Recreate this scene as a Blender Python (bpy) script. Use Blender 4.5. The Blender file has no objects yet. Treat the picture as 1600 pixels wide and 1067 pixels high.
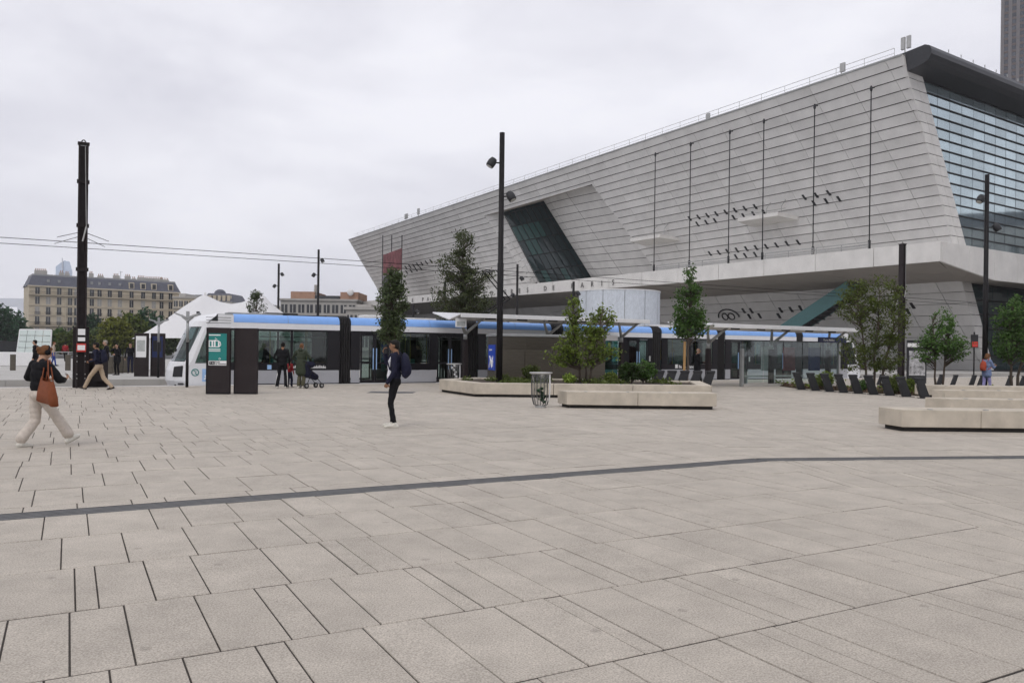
import bpy, bmesh, math, random
import numpy as np
from mathutils import Vector, Matrix
rnd = random.Random(7)
SC = bpy.context.scene
COL = SC.collection
# ------------------------------------------------------------------ camera
FPX, ROLL, HZ, CAMZ = 1250.0, math.radians(.72), 545.0, 1.6
cd = bpy.data.cameras.new('camera'); cam = bpy.data.objects.new('camera', cd); COL.objects.link(cam)
cd.sensor_width = 36; cd.lens = 36*FPX/1600; cd.clip_start = .1; cd.clip_end = 6000
cd.shift_y = (HZ-533.5)/1600
RV = Vector((math.cos(ROLL), 0, math.sin(ROLL))); UV = Vector((-math.sin(ROLL), 0, math.cos(ROLL))); FV = Vector((0, 1, 0))
cam.matrix_world = Matrix(((RV.x, UV.x, 0, 0), (0, 0, -1, 0), (RV.z, UV.z, 0, CAMZ), (0, 0, 0, 1)))
SC.camera = cam
CAM = Vector((0, 0, CAMZ))
def ray(px, py): return RV*((px-800)/FPX) + UV*((HZ-py)/FPX) + FV
def G(px, py, z=0.):
    d = ray(px, py); return CAM + d*((z-CAMZ)/d.z)
def at(px, py, dep): return CAM + ray(px, py)*dep
# ------------------------------------------------------------------ sky, sun, exposure
SUN_EL, SUN_AZ = math.radians(52), math.radians(200)      # azimuth from +Y clockwise: behind the camera, left
w = bpy.data.worlds.new('World'); SC.world = w; w.use_nodes = True
nt = w.node_tree; N = nt.nodes; L = nt.links; N.clear()
def nn(t, **k):
    n = N.new(t)
    for a, b in k.items(): setattr(n, a, b)
    return n
out = nn('ShaderNodeOutputWorld'); bg = nn('ShaderNodeBackground'); L.new(bg.outputs[0], out.inputs[0])
sky = nn('ShaderNodeTexSky', sky_type='NISHITA'); sky.sun_disc = False
sky.sun_elevation = SUN_EL; sky.sun_rotation = SUN_AZ; sky.dust_density = 4
sm = nn('ShaderNodeVectorMath', operation='SCALE'); sm.inputs['Scale'].default_value = .1; L.new(sky.outputs[0], sm.inputs[0])
tc = nn('ShaderNodeTexCoord'); mp = nn('ShaderNodeMapping'); mp.inputs['Scale'].default_value = (1, 1, 2.6)
L.new(tc.outputs['Generated'], mp.inputs[0])
n1 = nn('ShaderNodeTexNoise'); n1.inputs['Scale'].default_value = 2.3; n1.inputs['Detail'].default_value = 7; n1.inputs['Roughness'].default_value = .52; n1.inputs['Distortion'].default_value = .3
L.new(mp.outputs[0], n1.inputs[0])
cr = nn('ShaderNodeValToRGB'); e = cr.color_ramp
e.elements[0].position = .30; e.elements[0].color = (.615, .61, .68, 1)
e.elements[1].position = .62; e.elements[1].color = (.875, .87, .92, 1)
L.new(n1.outputs[0], cr.inputs[0])
mx = nn('ShaderNodeMix', data_type='RGBA'); mx.inputs[0].default_value = .93
L.new(sm.outputs[0], mx.inputs[6]); L.new(cr.outputs[0], mx.inputs[7]); L.new(mx.outputs[2], bg.inputs[0])
bg.inputs[1].default_value = 1.16
sl = bpy.data.lights.new('sun', 'SUN'); sl.energy = .8; sl.angle = math.radians(25); sl.color = (1, .96, .9)
so = bpy.data.objects.new('sun', sl); COL.objects.link(so)
sd = Vector((math.sin(SUN_AZ)*math.cos(SUN_EL), math.cos(SUN_AZ)*math.cos(SUN_EL), math.sin(SUN_EL)))
so.rotation_euler = sd.to_track_quat('Z', 'Y').to_euler(); so.location = (0, 0, 60)
SC.view_settings.view_transform = 'Standard'; SC.view_settings.look = 'None'; SC.view_settings.gamma = 1; SC.view_settings.exposure = 0
SC.render.engine = 'CYCLES'; SC.cycles.use_denoising = True; SC.cycles.max_bounces = 5; SC.cycles.diffuse_bounces = 3; SC.cycles.glossy_bounces = 3; SC.cycles.transparent_max_bounces = 12; SC.cycles.use_adaptive_sampling = True; SC.cycles.adaptive_threshold = .03
SC.cycles.caustics_reflective = False; SC.cycles.caustics_refractive = False
# ------------------------------------------------------------------ materials
MATS = {}
def mat(name, col, rough=.6, metal=0., var=.12, scale=4., bump=0., bscale=60., spec=.4, island=0., emit=0., stretch=None, trans=0.):
    m = bpy.data.materials.new(name); m.use_nodes = True; nt = m.node_tree; N = nt.nodes; L = nt.links
    p = N['Principled BSDF']; p.inputs['Roughness'].default_value = rough; p.inputs['Metallic'].default_value = metal
    p.inputs['Specular IOR Level'].default_value = spec
    t = N.new('ShaderNodeTexCoord'); src = t.outputs['Object']
    if stretch:
        mp = N.new('ShaderNodeMapping'); mp.inputs['Scale'].default_value = stretch; L.new(src, mp.inputs[0]); src = mp.outputs[0]
    n = N.new('ShaderNodeTexNoise'); n.inputs['Scale'].default_value = scale; n.inputs['Detail'].default_value = 6; n.inputs['Roughness'].default_value = .6
    L.new(src, n.inputs[0])
    r = N.new('ShaderNodeMapRange'); r.inputs[1].default_value = .3; r.inputs[2].default_value = .7
    r.inputs[3].default_value = 1-var; r.inputs[4].default_value = 1+var; L.new(n.outputs[0], r.inputs[0])
    fac = r.outputs[0]
    if island:
        g = N.new('ShaderNodeNewGeometry'); r2 = N.new('ShaderNodeMapRange'); r2.inputs[3].default_value = 1-island; r2.inputs[4].default_value = 1+island
        L.new(g.outputs['Random Per Island'], r2.inputs[0]); mu = N.new('ShaderNodeMath'); mu.operation = 'MULTIPLY'
        L.new(fac, mu.inputs[0]); L.new(r2.outputs[0], mu.inputs[1]); fac = mu.outputs[0]
        oi = N.new('ShaderNodeObjectInfo'); r3 = N.new('ShaderNodeMapRange'); r3.inputs[3].default_value = 1-island; r3.inputs[4].default_value = 1+island
        L.new(oi.outputs['Random'], r3.inputs[0]); m2 = N.new('ShaderNodeMath'); m2.operation = 'MULTIPLY'
        L.new(fac, m2.inputs[0]); L.new(r3.outputs[0], m2.inputs[1]); fac = m2.outputs[0]
    v = N.new('ShaderNodeVectorMath'); v.operation = 'SCALE'; v.inputs[0].default_value = col[:3]; L.new(fac, v.inputs['Scale'])
    L.new(v.outputs[0], p.inputs['Base Color'])
    if bump:
        nb = N.new('ShaderNodeTexNoise'); nb.inputs['Scale'].default_value = bscale; nb.inputs['Detail'].default_value = 4; L.new(src, nb.inputs[0])
        b = N.new('ShaderNodeBump'); b.inputs['Strength'].default_value = bump; b.inputs['Distance'].default_value = .02
        L.new(nb.outputs[0], b.inputs['Height']); L.new(b.outputs[0], p.inputs['Normal'])
    if trans:
        o = N['Material Output']; tr = N.new('ShaderNodeBsdfTranslucent'); L.new(v.outputs[0], tr.inputs[0])
        ms = N.new('ShaderNodeMixShader'); ms.inputs[0].default_value = trans; L.new(p.outputs[0], ms.inputs[1]); L.new(tr.outputs[0], ms.inputs[2]); L.new(ms.outputs[0], o.inputs[0])
    MATS[name] = m; return m
def glassmat(name, tint, rough=.03, refl=1.0, ior=1.5):
    """thin pane: transparent tint + fresnel mirror"""
    m = bpy.data.materials.new(name); m.use_nodes = True; nt = m.node_tree; N = nt.nodes; L = nt.links
    o = N['Material Output']; N.remove(N['Principled BSDF'])
    t = N.new('ShaderNodeBsdfTransparent'); t.inputs[0].default_value = (*tint, 1)
    g = N.new('ShaderNodeBsdfGlossy'); g.inputs['Roughness'].default_value = rough; g.inputs['Color'].default_value = (refl, refl, refl, 1)
    lw = N.new('ShaderNodeLayerWeight'); pw = N.new('ShaderNodeMath'); pw.operation = 'POWER'; pw.inputs[1].default_value = 4.; L.new(lw.outputs['Facing'], pw.inputs[0])
    f = N.new('ShaderNodeMapRange'); f.inputs[3].default_value = .045; f.inputs[4].default_value = .9; L.new(pw.outputs[0], f.inputs[0])
    tcn = N.new('ShaderNodeTexCoord'); nz = N.new('ShaderNodeTexNoise'); nz.inputs['Scale'].default_value = 1.3; L.new(tcn.outputs['Object'], nz.inputs[0])
    b = N.new('ShaderNodeBump'); b.inputs['Strength'].default_value = .04; b.inputs['Distance'].default_value = .05; L.new(nz.outputs[0], b.inputs['Height']); L.new(b.outputs[0], g.inputs['Normal'])
    x = N.new('ShaderNodeMixShader'); L.new(f.outputs[0], x.inputs[0]); L.new(t.outputs[0], x.inputs[1]); L.new(g.outputs[0], x.inputs[2]); L.new(x.outputs[0], o.inputs[0])
    MATS[name] = m; return m
M = MATS
def pavemat():
    m = mat('paving', (.43, .39, .337), .82, var=.07, scale=.35, island=.035, spec=.25)
    nt = m.node_tree; N = nt.nodes; L = nt.links; p = N['Principled BSDF']
    t = N.new('ShaderNodeNewGeometry')
    s = N.new('ShaderNodeTexNoise'); s.inputs['Scale'].default_value = 95; s.inputs['Detail'].default_value = 3; L.new(t.outputs['Position'], s.inputs[0])
    r = N.new('ShaderNodeMapRange'); r.inputs[1].default_value = .3; r.inputs[2].default_value = .7; r.inputs[3].default_value = .68; r.inputs[4].default_value = 1.30; L.new(s.outputs[0], r.inputs[0])
    s2 = N.new('ShaderNodeTexNoise'); s2.inputs['Scale'].default_value = 2.2; s2.inputs['Detail'].default_value = 8; s2.inputs['Roughness'].default_value = .7; L.new(t.outputs['Position'], s2.inputs[0])
    r2 = N.new('ShaderNodeMapRange'); r2.inputs[1].default_value = .25; r2.inputs[2].default_value = .62; r2.inputs[3].default_value = .80; r2.inputs[4].default_value = 1.05; L.new(s2.outputs[0], r2.inputs[0])
    v = N.new('ShaderNodeTexVoronoi'); v.voronoi_dimensions = '2D'; v.inputs['Scale'].default_value = .85; L.new(t.outputs['Position'], v.inputs[0])     # sparse round spots
    r3 = N.new('ShaderNodeMapRange'); r3.inputs[1].default_value = .018; r3.inputs[2].default_value = .034; r3.inputs[3].default_value = .8; r3.inputs[4].default_value = 1; L.new(v.outputs['Distance'], r3.inputs[0])
    a = N.new('ShaderNodeMath'); a.operation = 'MULTIPLY'; L.new(r.outputs[0], a.inputs[0]); L.new(r2.outputs[0], a.inputs[1])
    c = N.new('ShaderNodeMath'); c.operation = 'MULTIPLY'; L.new(a.outputs[0], c.inputs[0]); L.new(r3.outputs[0], c.inputs[1])
    old = p.inputs['Base Color'].links[0].from_node
    q = N.new('ShaderNodeVectorMath'); q.operation = 'SCALE'; L.new(old.outputs[0], q.inputs[0]); L.new(c.outputs[0], q.inputs['Scale']); L.new(q.outputs[0], p.inputs['Base Color'])
    b = N.new('ShaderNodeBump'); b.inputs['Strength'].default_value = .5; b.inputs['Distance'].default_value = .004; L.new(s.outputs[0], b.inputs['Height']); L.new(b.outputs[0], p.inputs['Normal'])
pavemat()
mat('joint', (.045, .038, .033), .95, var=.3, scale=8)
mat('asphalt', (.10, .10, .10), .9, var=.2, scale=.4, bump=.2)
mat('pale_ground', (.42, .41, .39), .9, var=.1, scale=.6)
mat('trackbed', (.30, .29, .275), .9, var=.15, scale=1.5, bump=.2)
mat('rail_steel', (.25, .24, .23), .35, 1, var=.2)
mat('drain_metal', (.115, .115, .115), .6, .5, var=.2, scale=6)
mat('bench_stone', (.50, .45, .375), .85, var=.17, scale=2.2, bump=.3, bscale=90, spec=.2)
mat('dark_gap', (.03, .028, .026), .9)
mat('cladding', (.66, .65, .635), .6, var=.09, scale=.5, island=.05, spec=.35)
mat('cladding_back', (.06, .058, .056), .9)
mat('concrete_white', (.66, .645, .62), .7, var=.09, scale=.7, bump=.08, bscale=6)
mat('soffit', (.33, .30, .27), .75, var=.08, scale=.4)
mat('dark_metal', (.030, .031, .034), .5, .2, var=.15, spec=.3)
mat('roof_metal', (.075, .077, .085), .45, .5, var=.1)
mat('brown_metal', (.024, .018, .019), .6, 0, var=.15, scale=3, spec=.22)
mat('black_metal', (.010, .009, .010), .55, 0, var=.15, spec=.2)
mat('grey_metal', (.36, .37, .37), .45, .5, var=.08)
mat('white_paint', (.72, .72, .72), .4, var=.04, scale=2)
mat('steel', (.10, .088, .07), .45, .5, var=.16, scale=2.5, stretch=(1, 1, 8))
mat('galv', (.42, .42, .41), .5, .7, var=.12)
mat('tram_black', (.009, .008, .011), .3, var=.1, spec=.28)
mat('tram_grey', (.36, .365, .39), .4, var=.05, scale=1.2)
mat('tram_white', (.74, .75, .77), .3, var=.03)
mat('tram_blue', (.21, .40, .80), .3, var=.04)
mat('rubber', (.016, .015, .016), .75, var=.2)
mat('seat_teal', (.05, .22, .21), .7)
mat('pole_yellow', (.55, .42, .05), .4)
mat('floor_dark', (.07, .07, .075), .8)
mat('teal_pane', (.022, .085, .08), .2, spec=.5)
mat('interior_white', (.6, .6, .58), .6)
mat('lightblue', (.32, .50, .78), .5)
mat('print_white', (.8, .8, .8), .5, var=.02)
mat('print_teal', (.012, .20, .185), .4, var=.03)
mat('print_blue', (.02, .07, .50), .35, var=.05)
mat('print_darkblue', (.01, .02, .09), .4)
mat('print_black', (.012, .012, .014), .5)
mat('print_red', (.5, .04, .03), .5)
mat('print_grey', (.42, .44, .43), .5, var=.2, scale=9)
mat('banner_red', (.17, .055, .06), .7, var=.6, scale=.8)
mat('letter_grey', (.16, .155, .15), .6)
mat('tower_stone', (.17, .16, .165), .8, var=.1)
mat('tower_spandrel', (.13, .105, .10), .8, var=.1)
mat('banner_dark', (.10, .09, .11), .7, var=.4, scale=.8)
mat('teal_metal', (.09, .20, .205), .45, .2, var=.08)
mat('lens', (.5, .5, .48), .2, .3)
mat('limestone', (.53, .465, .355), .85, var=.10, scale=.5, bump=.2, bscale=3)
mat('limestone_trim', (.52, .46, .36), .8, var=.08, scale=.5)
mat('slate', (.085, .09, .115), .6, var=.15, scale=1.2)
mat('zinc', (.28, .285, .29), .5, .3, var=.15)
mat('iron', (.02, .02, .022), .6)
mat('win_frame', (.6, .59, .56), .6)
mat('win_dark', (.025, .028, .032), .08, spec=.6)
mat('curtain', (.35, .34, .32), .9, var=.2, scale=2)
mat('brick', (.36, .22, .155), .85, var=.12, scale=1.5)
mat('conc_grey', (.40, .385, .36), .85, var=.10, scale=.6)
mat('pale_arch', (.46, .48, .52), .6, var=.03)
mat('arch_glass', (.32, .37, .45), .3, var=.05)
mat('tower_glass', (.36, .46, .60), .2, .3, var=.12, scale=.2)
mat('tent', (.78, .78, .79), .7, var=.02, trans=.25)
mat('drum_panel', (.58, .62, .67), .8, var=.12, scale=7, stretch=(1, 1, .5), spec=.15)
mat('entrance_glass', (.56, .63, .61), .25, var=.06, scale=2)
mat('poster_mix', (.35, .35, .36), .5, var=.85, scale=5)
mat('bark', (.085, .066, .05), .9, var=.3, scale=9, bump=.5, bscale=25, stretch=(1, 1, .3))
mat('bark_red', (.22, .12, .07), .9, var=.3, scale=9, bump=.5, bscale=25, stretch=(1, 1, .3))
mat('stake_wood', (.40, .24, .10), .8, var=.15, scale=8, stretch=(1, 1, .2))
mat('soil', (.06, .045, .032), .95, var=.4, scale=9, bump=.6)
mat('mulch', (.13, .085, .055), .95, var=.4, island=.4)
for nm, c in dict(leaf_dark=(.065, .09, .038), leaf_pine=(.125, .155, .06), leaf_olive=(.125, .165, .035), leaf_bright=(.19, .26, .045), leaf_mid=(.07, .135, .032), leaf_yellow=(.18, .20, .03), leaf_deep=(.03, .075, .035)).items():
    mat(nm, c, .55, var=.15, scale=1.0, island=.42, spec=.3, trans=.40)
for nm, c, ro in (('skin', (.44, .27, .19), .55), ('skin_tan', (.26, .145, .09), .55), ('hair_brown', (.14, .065, .03), .6), ('hair_black', (.012, .010, .009), .5), ('hair_grey', (.32, .28, .24), .7),
    ('cloth_black', (.011, .011, .013), .85), ('cloth_navy', (.016, .017, .035), .8), ('cloth_cream', (.53, .475, .42), .9), ('cloth_beige', (.42, .33, .24), .9), ('cloth_white', (.68, .68, .72), .9),
    ('cloth_green', (.045, .055, .038), .9), ('cloth_khaki', (.10, .095, .06), .9), ('cloth_red', (.25, .025, .03), .85), ('cloth_bluegrey', (.17, .22, .36), .9), ('cloth_lilac', (.30, .28, .52), .9),
    ('cloth_blue', (.04, .07, .28), .9), ('cloth_tan', (.42, .34, .27), .9), ('leather_tan', (.20, .062, .028), .5), ('shoe_white', (.62, .60, .54), .7), ('shoe_dark', (.03, .022, .02), .6), ('sole', (.5, .48, .42), .8),
    ('eye_dark', (.01, .01, .01), .3), ('lip', (.3, .12, .1), .5), ('pack_red', (.36, .07, .04), .7)):
    mat(nm, c, ro, var=.13, scale=14, bump=.12 if 'cloth' in nm else 0, bscale=35, spec=.12)
glassmat('pane_tram', (.56, .64, .61)); glassmat('pane_clear', (.86, .93, .92)); glassmat('pane_dark', (.20, .24, .25)); glassmat('pane_tealish', (.35, .60, .58))
glassmat('windscreen', (.30, .40, .40)); glassmat('bag_film', (.62, .64, .60), .3); glassmat('pale_glass', (.6, .68, .67))
def facade_glass(name, col, metal=.75, rough=.06):
    m = mat(name, col, rough, metal, var=.10, scale=.25, island=.16, spec=.6); return m
facade_glass('curtain_glass', (.43, .52, .555)); facade_glass('recess_glass', (.012, .032, .036), .1); facade_glass('tower_win', (.07, .075, .09), .5)
# ------------------------------------------------------------------ mesh helpers
class MB:
    def __init__(s): s.v = []; s.f = []; s.m = []; s.cm = 0
    def add(s, vs, fs):
        o = len(s.v); s.v += [tuple(v) for v in vs]; s.f += [tuple(i+o for i in f) for f in fs]; s.m += [s.cm]*len(fs); return s
    def box(s, x0, x1, y0, y1, z0, z1, T=None):
        vs = [Vector((x, y, z)) for z in (z0, z1) for y in (y0, y1) for x in (x0, x1)]
        if T is not None: vs = [T @ v for v in vs]
        return s.add(vs, [(0, 2, 3, 1), (4, 5, 7, 6), (0, 1, 5, 4), (2, 6, 7, 3), (0, 4, 6, 2), (1, 3, 7, 5)])
    def prism(s, poly, z0, z1, T=None):
        """poly (x,y) ccw extruded in z; z0,z1 floats"""
        n = len(poly); vs = [Vector((x, y, z0)) for x, y in poly]+[Vector((x, y, z1)) for x, y in poly]
        if T is not None: vs = [T @ v for v in vs]
        return s.add(vs, [tuple(range(n-1, -1, -1)), tuple(range(n, 2*n))]+[(i, (i+1) % n, n+(i+1) % n, n+i) for i in range(n)])
    def solid(s, pts, off):
        """polygon (3D pts) extruded by vector off"""
        n = len(pts); off = Vector(off); vs = [Vector(p) for p in pts]; vs += [p+off for p in vs]
        return s.add(vs, [tuple(range(n)), tuple(range(2*n-1, n-1, -1))]+[(i, n+i, n+(i+1) % n, (i+1) % n) for i in range(n)])
    def tube(s, pts, rad, n=8, caps=True):
        pts = [Vector(p) for p in pts]; k = len(pts)
        if not hasattr(rad, '__len__'): rad = [rad]*k
        vs = []; u = None
        for i, p in enumerate(pts):
            t = (pts[min(i+1, k-1)]-pts[max(i-1, 0)])
            if t.length < 1e-9: t = Vector((0, 0, 1))
            t.normalize()
            if u is None: u = t.orthogonal().normalized()
            u = (u-t*u.dot(t)); u = u.normalized() if u.length > 1e-6 else t.orthogonal().normalized()
            w_ = t.cross(u)
            for j in range(n):
                a = 2*math.pi*j/n; vs.append(p+(u*math.cos(a)+w_*math.sin(a))*rad[i])
        fs = [(i*n+j, i*n+(j+1) % n, (i+1)*n+(j+1) % n, (i+1)*n+j) for i in range(k-1) for j in range(n)]
        if caps: fs += [tuple(range(n-1, -1, -1)), tuple(range((k-1)*n, k*n))]
        return s.add(vs, fs)
    def cyl(s, a, b, r, r2=None, n=10): return s.tube([a, b], [r, r if r2 is None else r2], n)
    def lathe(s, prof, n=16, c=(0, 0, 0)):
        vs = [(c[0]+r*math.cos(2*math.pi*j/n), c[1]+r*math.sin(2*math.pi*j/n), c[2]+z) for r, z in prof for j in range(n)]
        k = len(prof); fs = [(i*n+j, i*n+(j+1) % n, (i+1)*n+(j+1) % n, (i+1)*n+j) for i in range(k-1) for j in range(n)]
        return s.add(vs, fs+[tuple(range(n-1, -1, -1)), tuple(range((k-1)*n, k*n))])
    def ell(s, c, r, n=12, m=8, T=None):
        c = Vector(c); vs = []; 
        for i in range(m+1):
            th = math.pi*i/m
            for j in range(n):
                a = 2*math.pi*j/n; v = Vector((r[0]*math.sin(th)*math.cos(a), r[1]*math.sin(th)*math.sin(a), r[2]*math.cos(th)))
                vs.append(c+(T @ v if T is not None else v))
        return s.add(vs, [(i*n+j, (i+1)*n+j, (i+1)*n+(j+1) % n, i*n+(j+1) % n) for i in range(m) for j in range(n)])
    def grid(s, P):
        """P[i][j] points"""
        r, c = len(P), len(P[0]); return s.add([p for row in P for p in row], [(i*c+j, i*c+j+1, (i+1)*c+j+1, (i+1)*c+j) for i in range(r-1) for j in range(c-1)])
    def build(s, name, ma, parent=None, smooth=False, bevel=0., kind=None):
        me = bpy.data.meshes.new(name); me.from_pydata(s.v, [], s.f)
        for x in (ma if isinstance(ma, (list, tuple)) else [ma]): me.materials.append(M[x])
        if any(s.m): me.polygons.foreach_set('material_index', s.m)
        if smooth: me.polygons.foreach_set('use_smooth', [True]*len(s.f))
        me.update(); return link(name, me, parent, bevel, kind)
def link(name, me, parent=None, bevel=0., kind=None):
    o = bpy.data.objects.new(name, me); COL.objects.link(o)
    if parent is not None: o.parent = parent
    if kind: o['kind'] = kind
    if bevel:
        b = o.modifiers.new('bevel', 'BEVEL'); b.width = bevel; b.segments = 2; b.limit_method = 'ANGLE'
    return o
def fixn(o):
    bm = bmesh.new(); bm.from_mesh(o.data); bmesh.ops.recalc_face_normals(bm, faces=bm.faces); bm.to_mesh(o.data); bm.free(); return o
def tag(o, label, cat, group=None):
    o['label'] = label; o['category'] = cat
    if group: o['group'] = group
    return o
def thing(name, label, cat, loc=(0, 0, 0), rz=0., group=None):
    o = bpy.data.objects.new(name, None); COL.objects.link(o); o.location = loc; o.rotation_euler = (0, 0, rz); o.empty_display_size = .3
    return tag(o, label, cat, group)
def struct(o): o['kind'] = 'structure'; return o
def cp(o, parent=None):
    c = o.copy(); COL.objects.link(c); c.parent = parent; return c
def copy_tree(o, parent=None):
    c = cp(o, parent)
    for ch in list(o.children): copy_tree(ch, c)
    return c
def text(name, body, size, ma, parent, T, depth=.004, align='LEFT', bold=0.):
    cu = bpy.data.curves.new('t', 'FONT'); cu.body = body; cu.size = size; cu.extrude = depth; cu.align_x = align; cu.resolution_u = 3; cu.offset = bold
    ob = bpy.data.objects.new('t', cu); COL.objects.link(ob)
    dg = bpy.context.evaluated_depsgraph_get(); me = bpy.data.meshes.new_from_object(ob.evaluated_get(dg)); bpy.data.objects.remove(ob); bpy.data.curves.remove(cu)
    me.transform(T); me.materials.clear(); me.materials.append(M[ma]); return link(name, me, parent)
def basis(o, x, y, z):
    m = Matrix.Identity(4)
    for i, v in enumerate((x, y, z)): m[0][i], m[1][i], m[2][i] = v[0], v[1], v[2]
    m[0][3], m[1][3], m[2][3] = o[0], o[1], o[2]; return m
def Rz(a): return Matrix.Rotation(a, 4, 'Z')
# ================================================================== ground, paving, track
TH = math.radians(60.6)                                   # tram direction, from +Y clockwise
TU = Vector((math.sin(TH), math.cos(TH), 0)); TV = Vector((-math.cos(TH), math.sin(TH), 0))
TP0 = G(350, 601.5); TP0 = TP0 - TU*2.25                    # a point of the near platform edge (about the tram's nose)
TROT = math.atan2(TU.y, TU.x)
def trk(s, y, z=0.): return TP0 + TU*s + TV*y + Vector((0, 0, z))
gb = MB().box(-1500, 1500, -60, 3000, -.62, -.42).build('ground', 'asphalt'); struct(gb)
# plaza bed (joint colour shows between the slabs); edge along the platform line
e0, e1 = trk(-70, -.06), trk(75, -.06)
pl = MB().prism([(-60, -8), (62, -8), (e1.x+2, e1.y-40), (e1.x, e1.y), (e0.x, e0.y), (-75, -8)], -.40, -.006).build('plaza', 'joint'); struct(pl)
kerb = MB().box(-70, 75, -.36, -.06, -.05, .002).build('platform_edge', 'concrete_white', pl); kerb.matrix_basis = basis(TP0, TU, TV, (0, 0, 1))
slabs = []                                                # (poly 2D world)
def clip(poly, a, b, c):
    """keep a*x+b*y+c>=0"""
    o = []
    for i in range(len(poly)):
        p, q = poly[i], poly[(i+1) % len(poly)]; dp = a*p[0]+b*p[1]+c; dq = a*q[0]+b*q[1]+c
        if dp >= 0: o.append(p)
        if dp*dq < 0: t = dp/(dp-dq); o.append((p[0]+t*(q[0]-p[0]), p[1]+t*(q[1]-p[1])))
    return o
def hp(p, d):                                             # half-plane to the left of direction d through p
    nx, ny = -d[1], d[0]; return nx, ny, -(nx*p[0]+ny*p[1])
K0 = G(1190, 718); KA = G(0, 808); KB = G(1600, 714)
DA = (K0-KA).normalized(); DB = (KB-K0).normalized()
TH2 = math.radians(82); U2 = Vector((math.sin(TH2), math.cos(TH2), 0)); V2 = Vector((-U2.y, U2.x, 0))
UA = Vector((math.sin(math.radians(61)), math.cos(math.radians(61)), 0)); VA = Vector((-UA.y, UA.x, 0))
seam = hp(K0, (V2.x, V2.y))                               # left of the seam: zone A
def rows(U, V, o, smin, smax, tmin, tmax, conds, rr, hs, ws, gap_r, gap_c):
    t = tmin
    while t < tmax:
        h = rr.choice(hs); s = smin-rr.random()*2
        while s < smax:
            wd = rr.choice(ws)*(1+rr.uniform(-.05, .05))
            P = [o+U*(s+gap_c/2)+V*(t+gap_r/2), o+U*(s+wd-gap_c/2)+V*(t+gap_r/2), o+U*(s+wd-gap_c/2)+V*(t+h-gap_r/2), o+U*(s+gap_c/2)+V*(t+h-gap_r/2)]
            poly = [(p.x, p.y) for p in P]
            for c in conds:
                poly = clip(poly, *c)
                if len(poly) < 3: break
            if len(poly) >= 3:
                cx = sum(p[0] for p in poly)/len(poly); cy = sum(p[1] for p in poly)/len(poly)
                if cy > -3 and abs(cx) < 8+cy*.9: slabs.append((poly, cx, cy))
            s += wd
        t += h
near_side = [hp(K0-VA*.165, (-DA.x, -DA.y))]; far_side = [hp(K0+VA*.165, (DA.x, DA.y))]
nearB = [hp(K0-V2*.165, (-DB.x, -DB.y))]; farB = [hp(K0+V2*.165, (DB.x, DB.y))]
edge_c = hp(trk(0, -.37), (-TU.x, -TU.y))
r1 = random.Random(3)
Wn = [.46, .36, .28, .15, .40, .54, .32, .13, .46, .2]
rows(UA, VA, K0, -18, 12, -10.5, .2, [seam]+near_side, r1, [1.05], Wn, .016, .0095)
seamB = tuple(-x for x in seam)
rows(U2, V2, K0, 0, 22, -16, .2, [seamB]+nearB, r1, [1.05], Wn, .016, .010)
# beyond the drain: zone A keeps its rows, smaller mixed slabs; zone B further right
seam_far = hp(K0, (V2.x, V2.y)); 
rows(UA, VA, K0, -45, 60, 0, 34, [seam_far, edge_c]+far_side, r1, [1.0, 1.0, .52], [.33, .47, .6, .25, .8], .026, .0105)
rows(U2, V2, K0, 0, 50, 0, 45, [tuple(-x for x in seam_far), edge_c]+farB, r1, [1.0, 1.0, .52], [.5, .7, .35, .9], .028, .011)
def appsize(s):
    p, cx, cy = s; A = 0
    for i in range(len(p)): A += p[i][0]*p[(i+1) % len(p)][1]-p[(i+1) % len(p)][0]*p[i][1]
    vis = 1 if (cy > 2.6 and abs(cx) < cy*.66+.8) else 1e-4
    return vis*abs(A)/max(cy, 1)**3
slabs.sort(key=appsize, reverse=True)
def slab_mesh(mb, poly, dz):
    n = len(poly); cx = sum(p[0] for p in poly)/n; cy = sum(p[1] for p in poly)/n
    ins = []
    for x, y in poly:
        l = math.hypot(x-cx, y-cy) or 1; k = max(0, 1-.006/l); ins.append((cx+(x-cx)*k, cy+(y-cy)*k))
    vs = [(x, y, -.03) for x, y in poly]+[(x, y, dz-.005) for x, y in poly]+[(x, y, dz) for x, y in ins]
    mb.add(vs, [(i, (i+1) % n, n+(i+1) % n, n+i) for i in range(n)]+[(n+i, n+(i+1) % n, 2*n+(i+1) % n, 2*n+i) for i in range(n)]+[tuple(range(2*n, 3*n))])
rest = MB()
for i, (poly, cx, cy) in enumerate(slabs):
    dz = r1.uniform(-.0025, .0025)
    if i < 300:
        mb = MB(); slab_mesh(mb, poly, dz); mb.build('paving_slab', 'paving', pl)
    else: slab_mesh(rest, poly, dz)
rest.build('paving_slabs', 'paving', pl, kind='stuff')
# slot drain: steel channel of three bars following the kink
def drain_run(p, d, n, length):
    mb = MB(); T = basis(p, d, n, (0, 0, 1))
    for y in (-.105, -.035, .035, .105): mb.box(0, length, y-.028, y+.028, -.03, -.001, T)
    mb.box(0, length, -.16, -.145, -.03, 0.001, T); mb.box(0, length, .145, .16, -.03, .001, T)
    k = 0.
    while k < length: mb.box(k, k+.012, -.145, .145, -.03, -.006, T); k += .5
    return mb.build('drain_channel', 'drain_metal', pl)
NA = Vector((-DA.y, DA.x, 0)); NB = Vector((-DB.y, DB.x, 0))
drain_run(K0-DA*30, DA, NA, 30.0); drain_run(K0, DB, NB, 30.)
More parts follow.
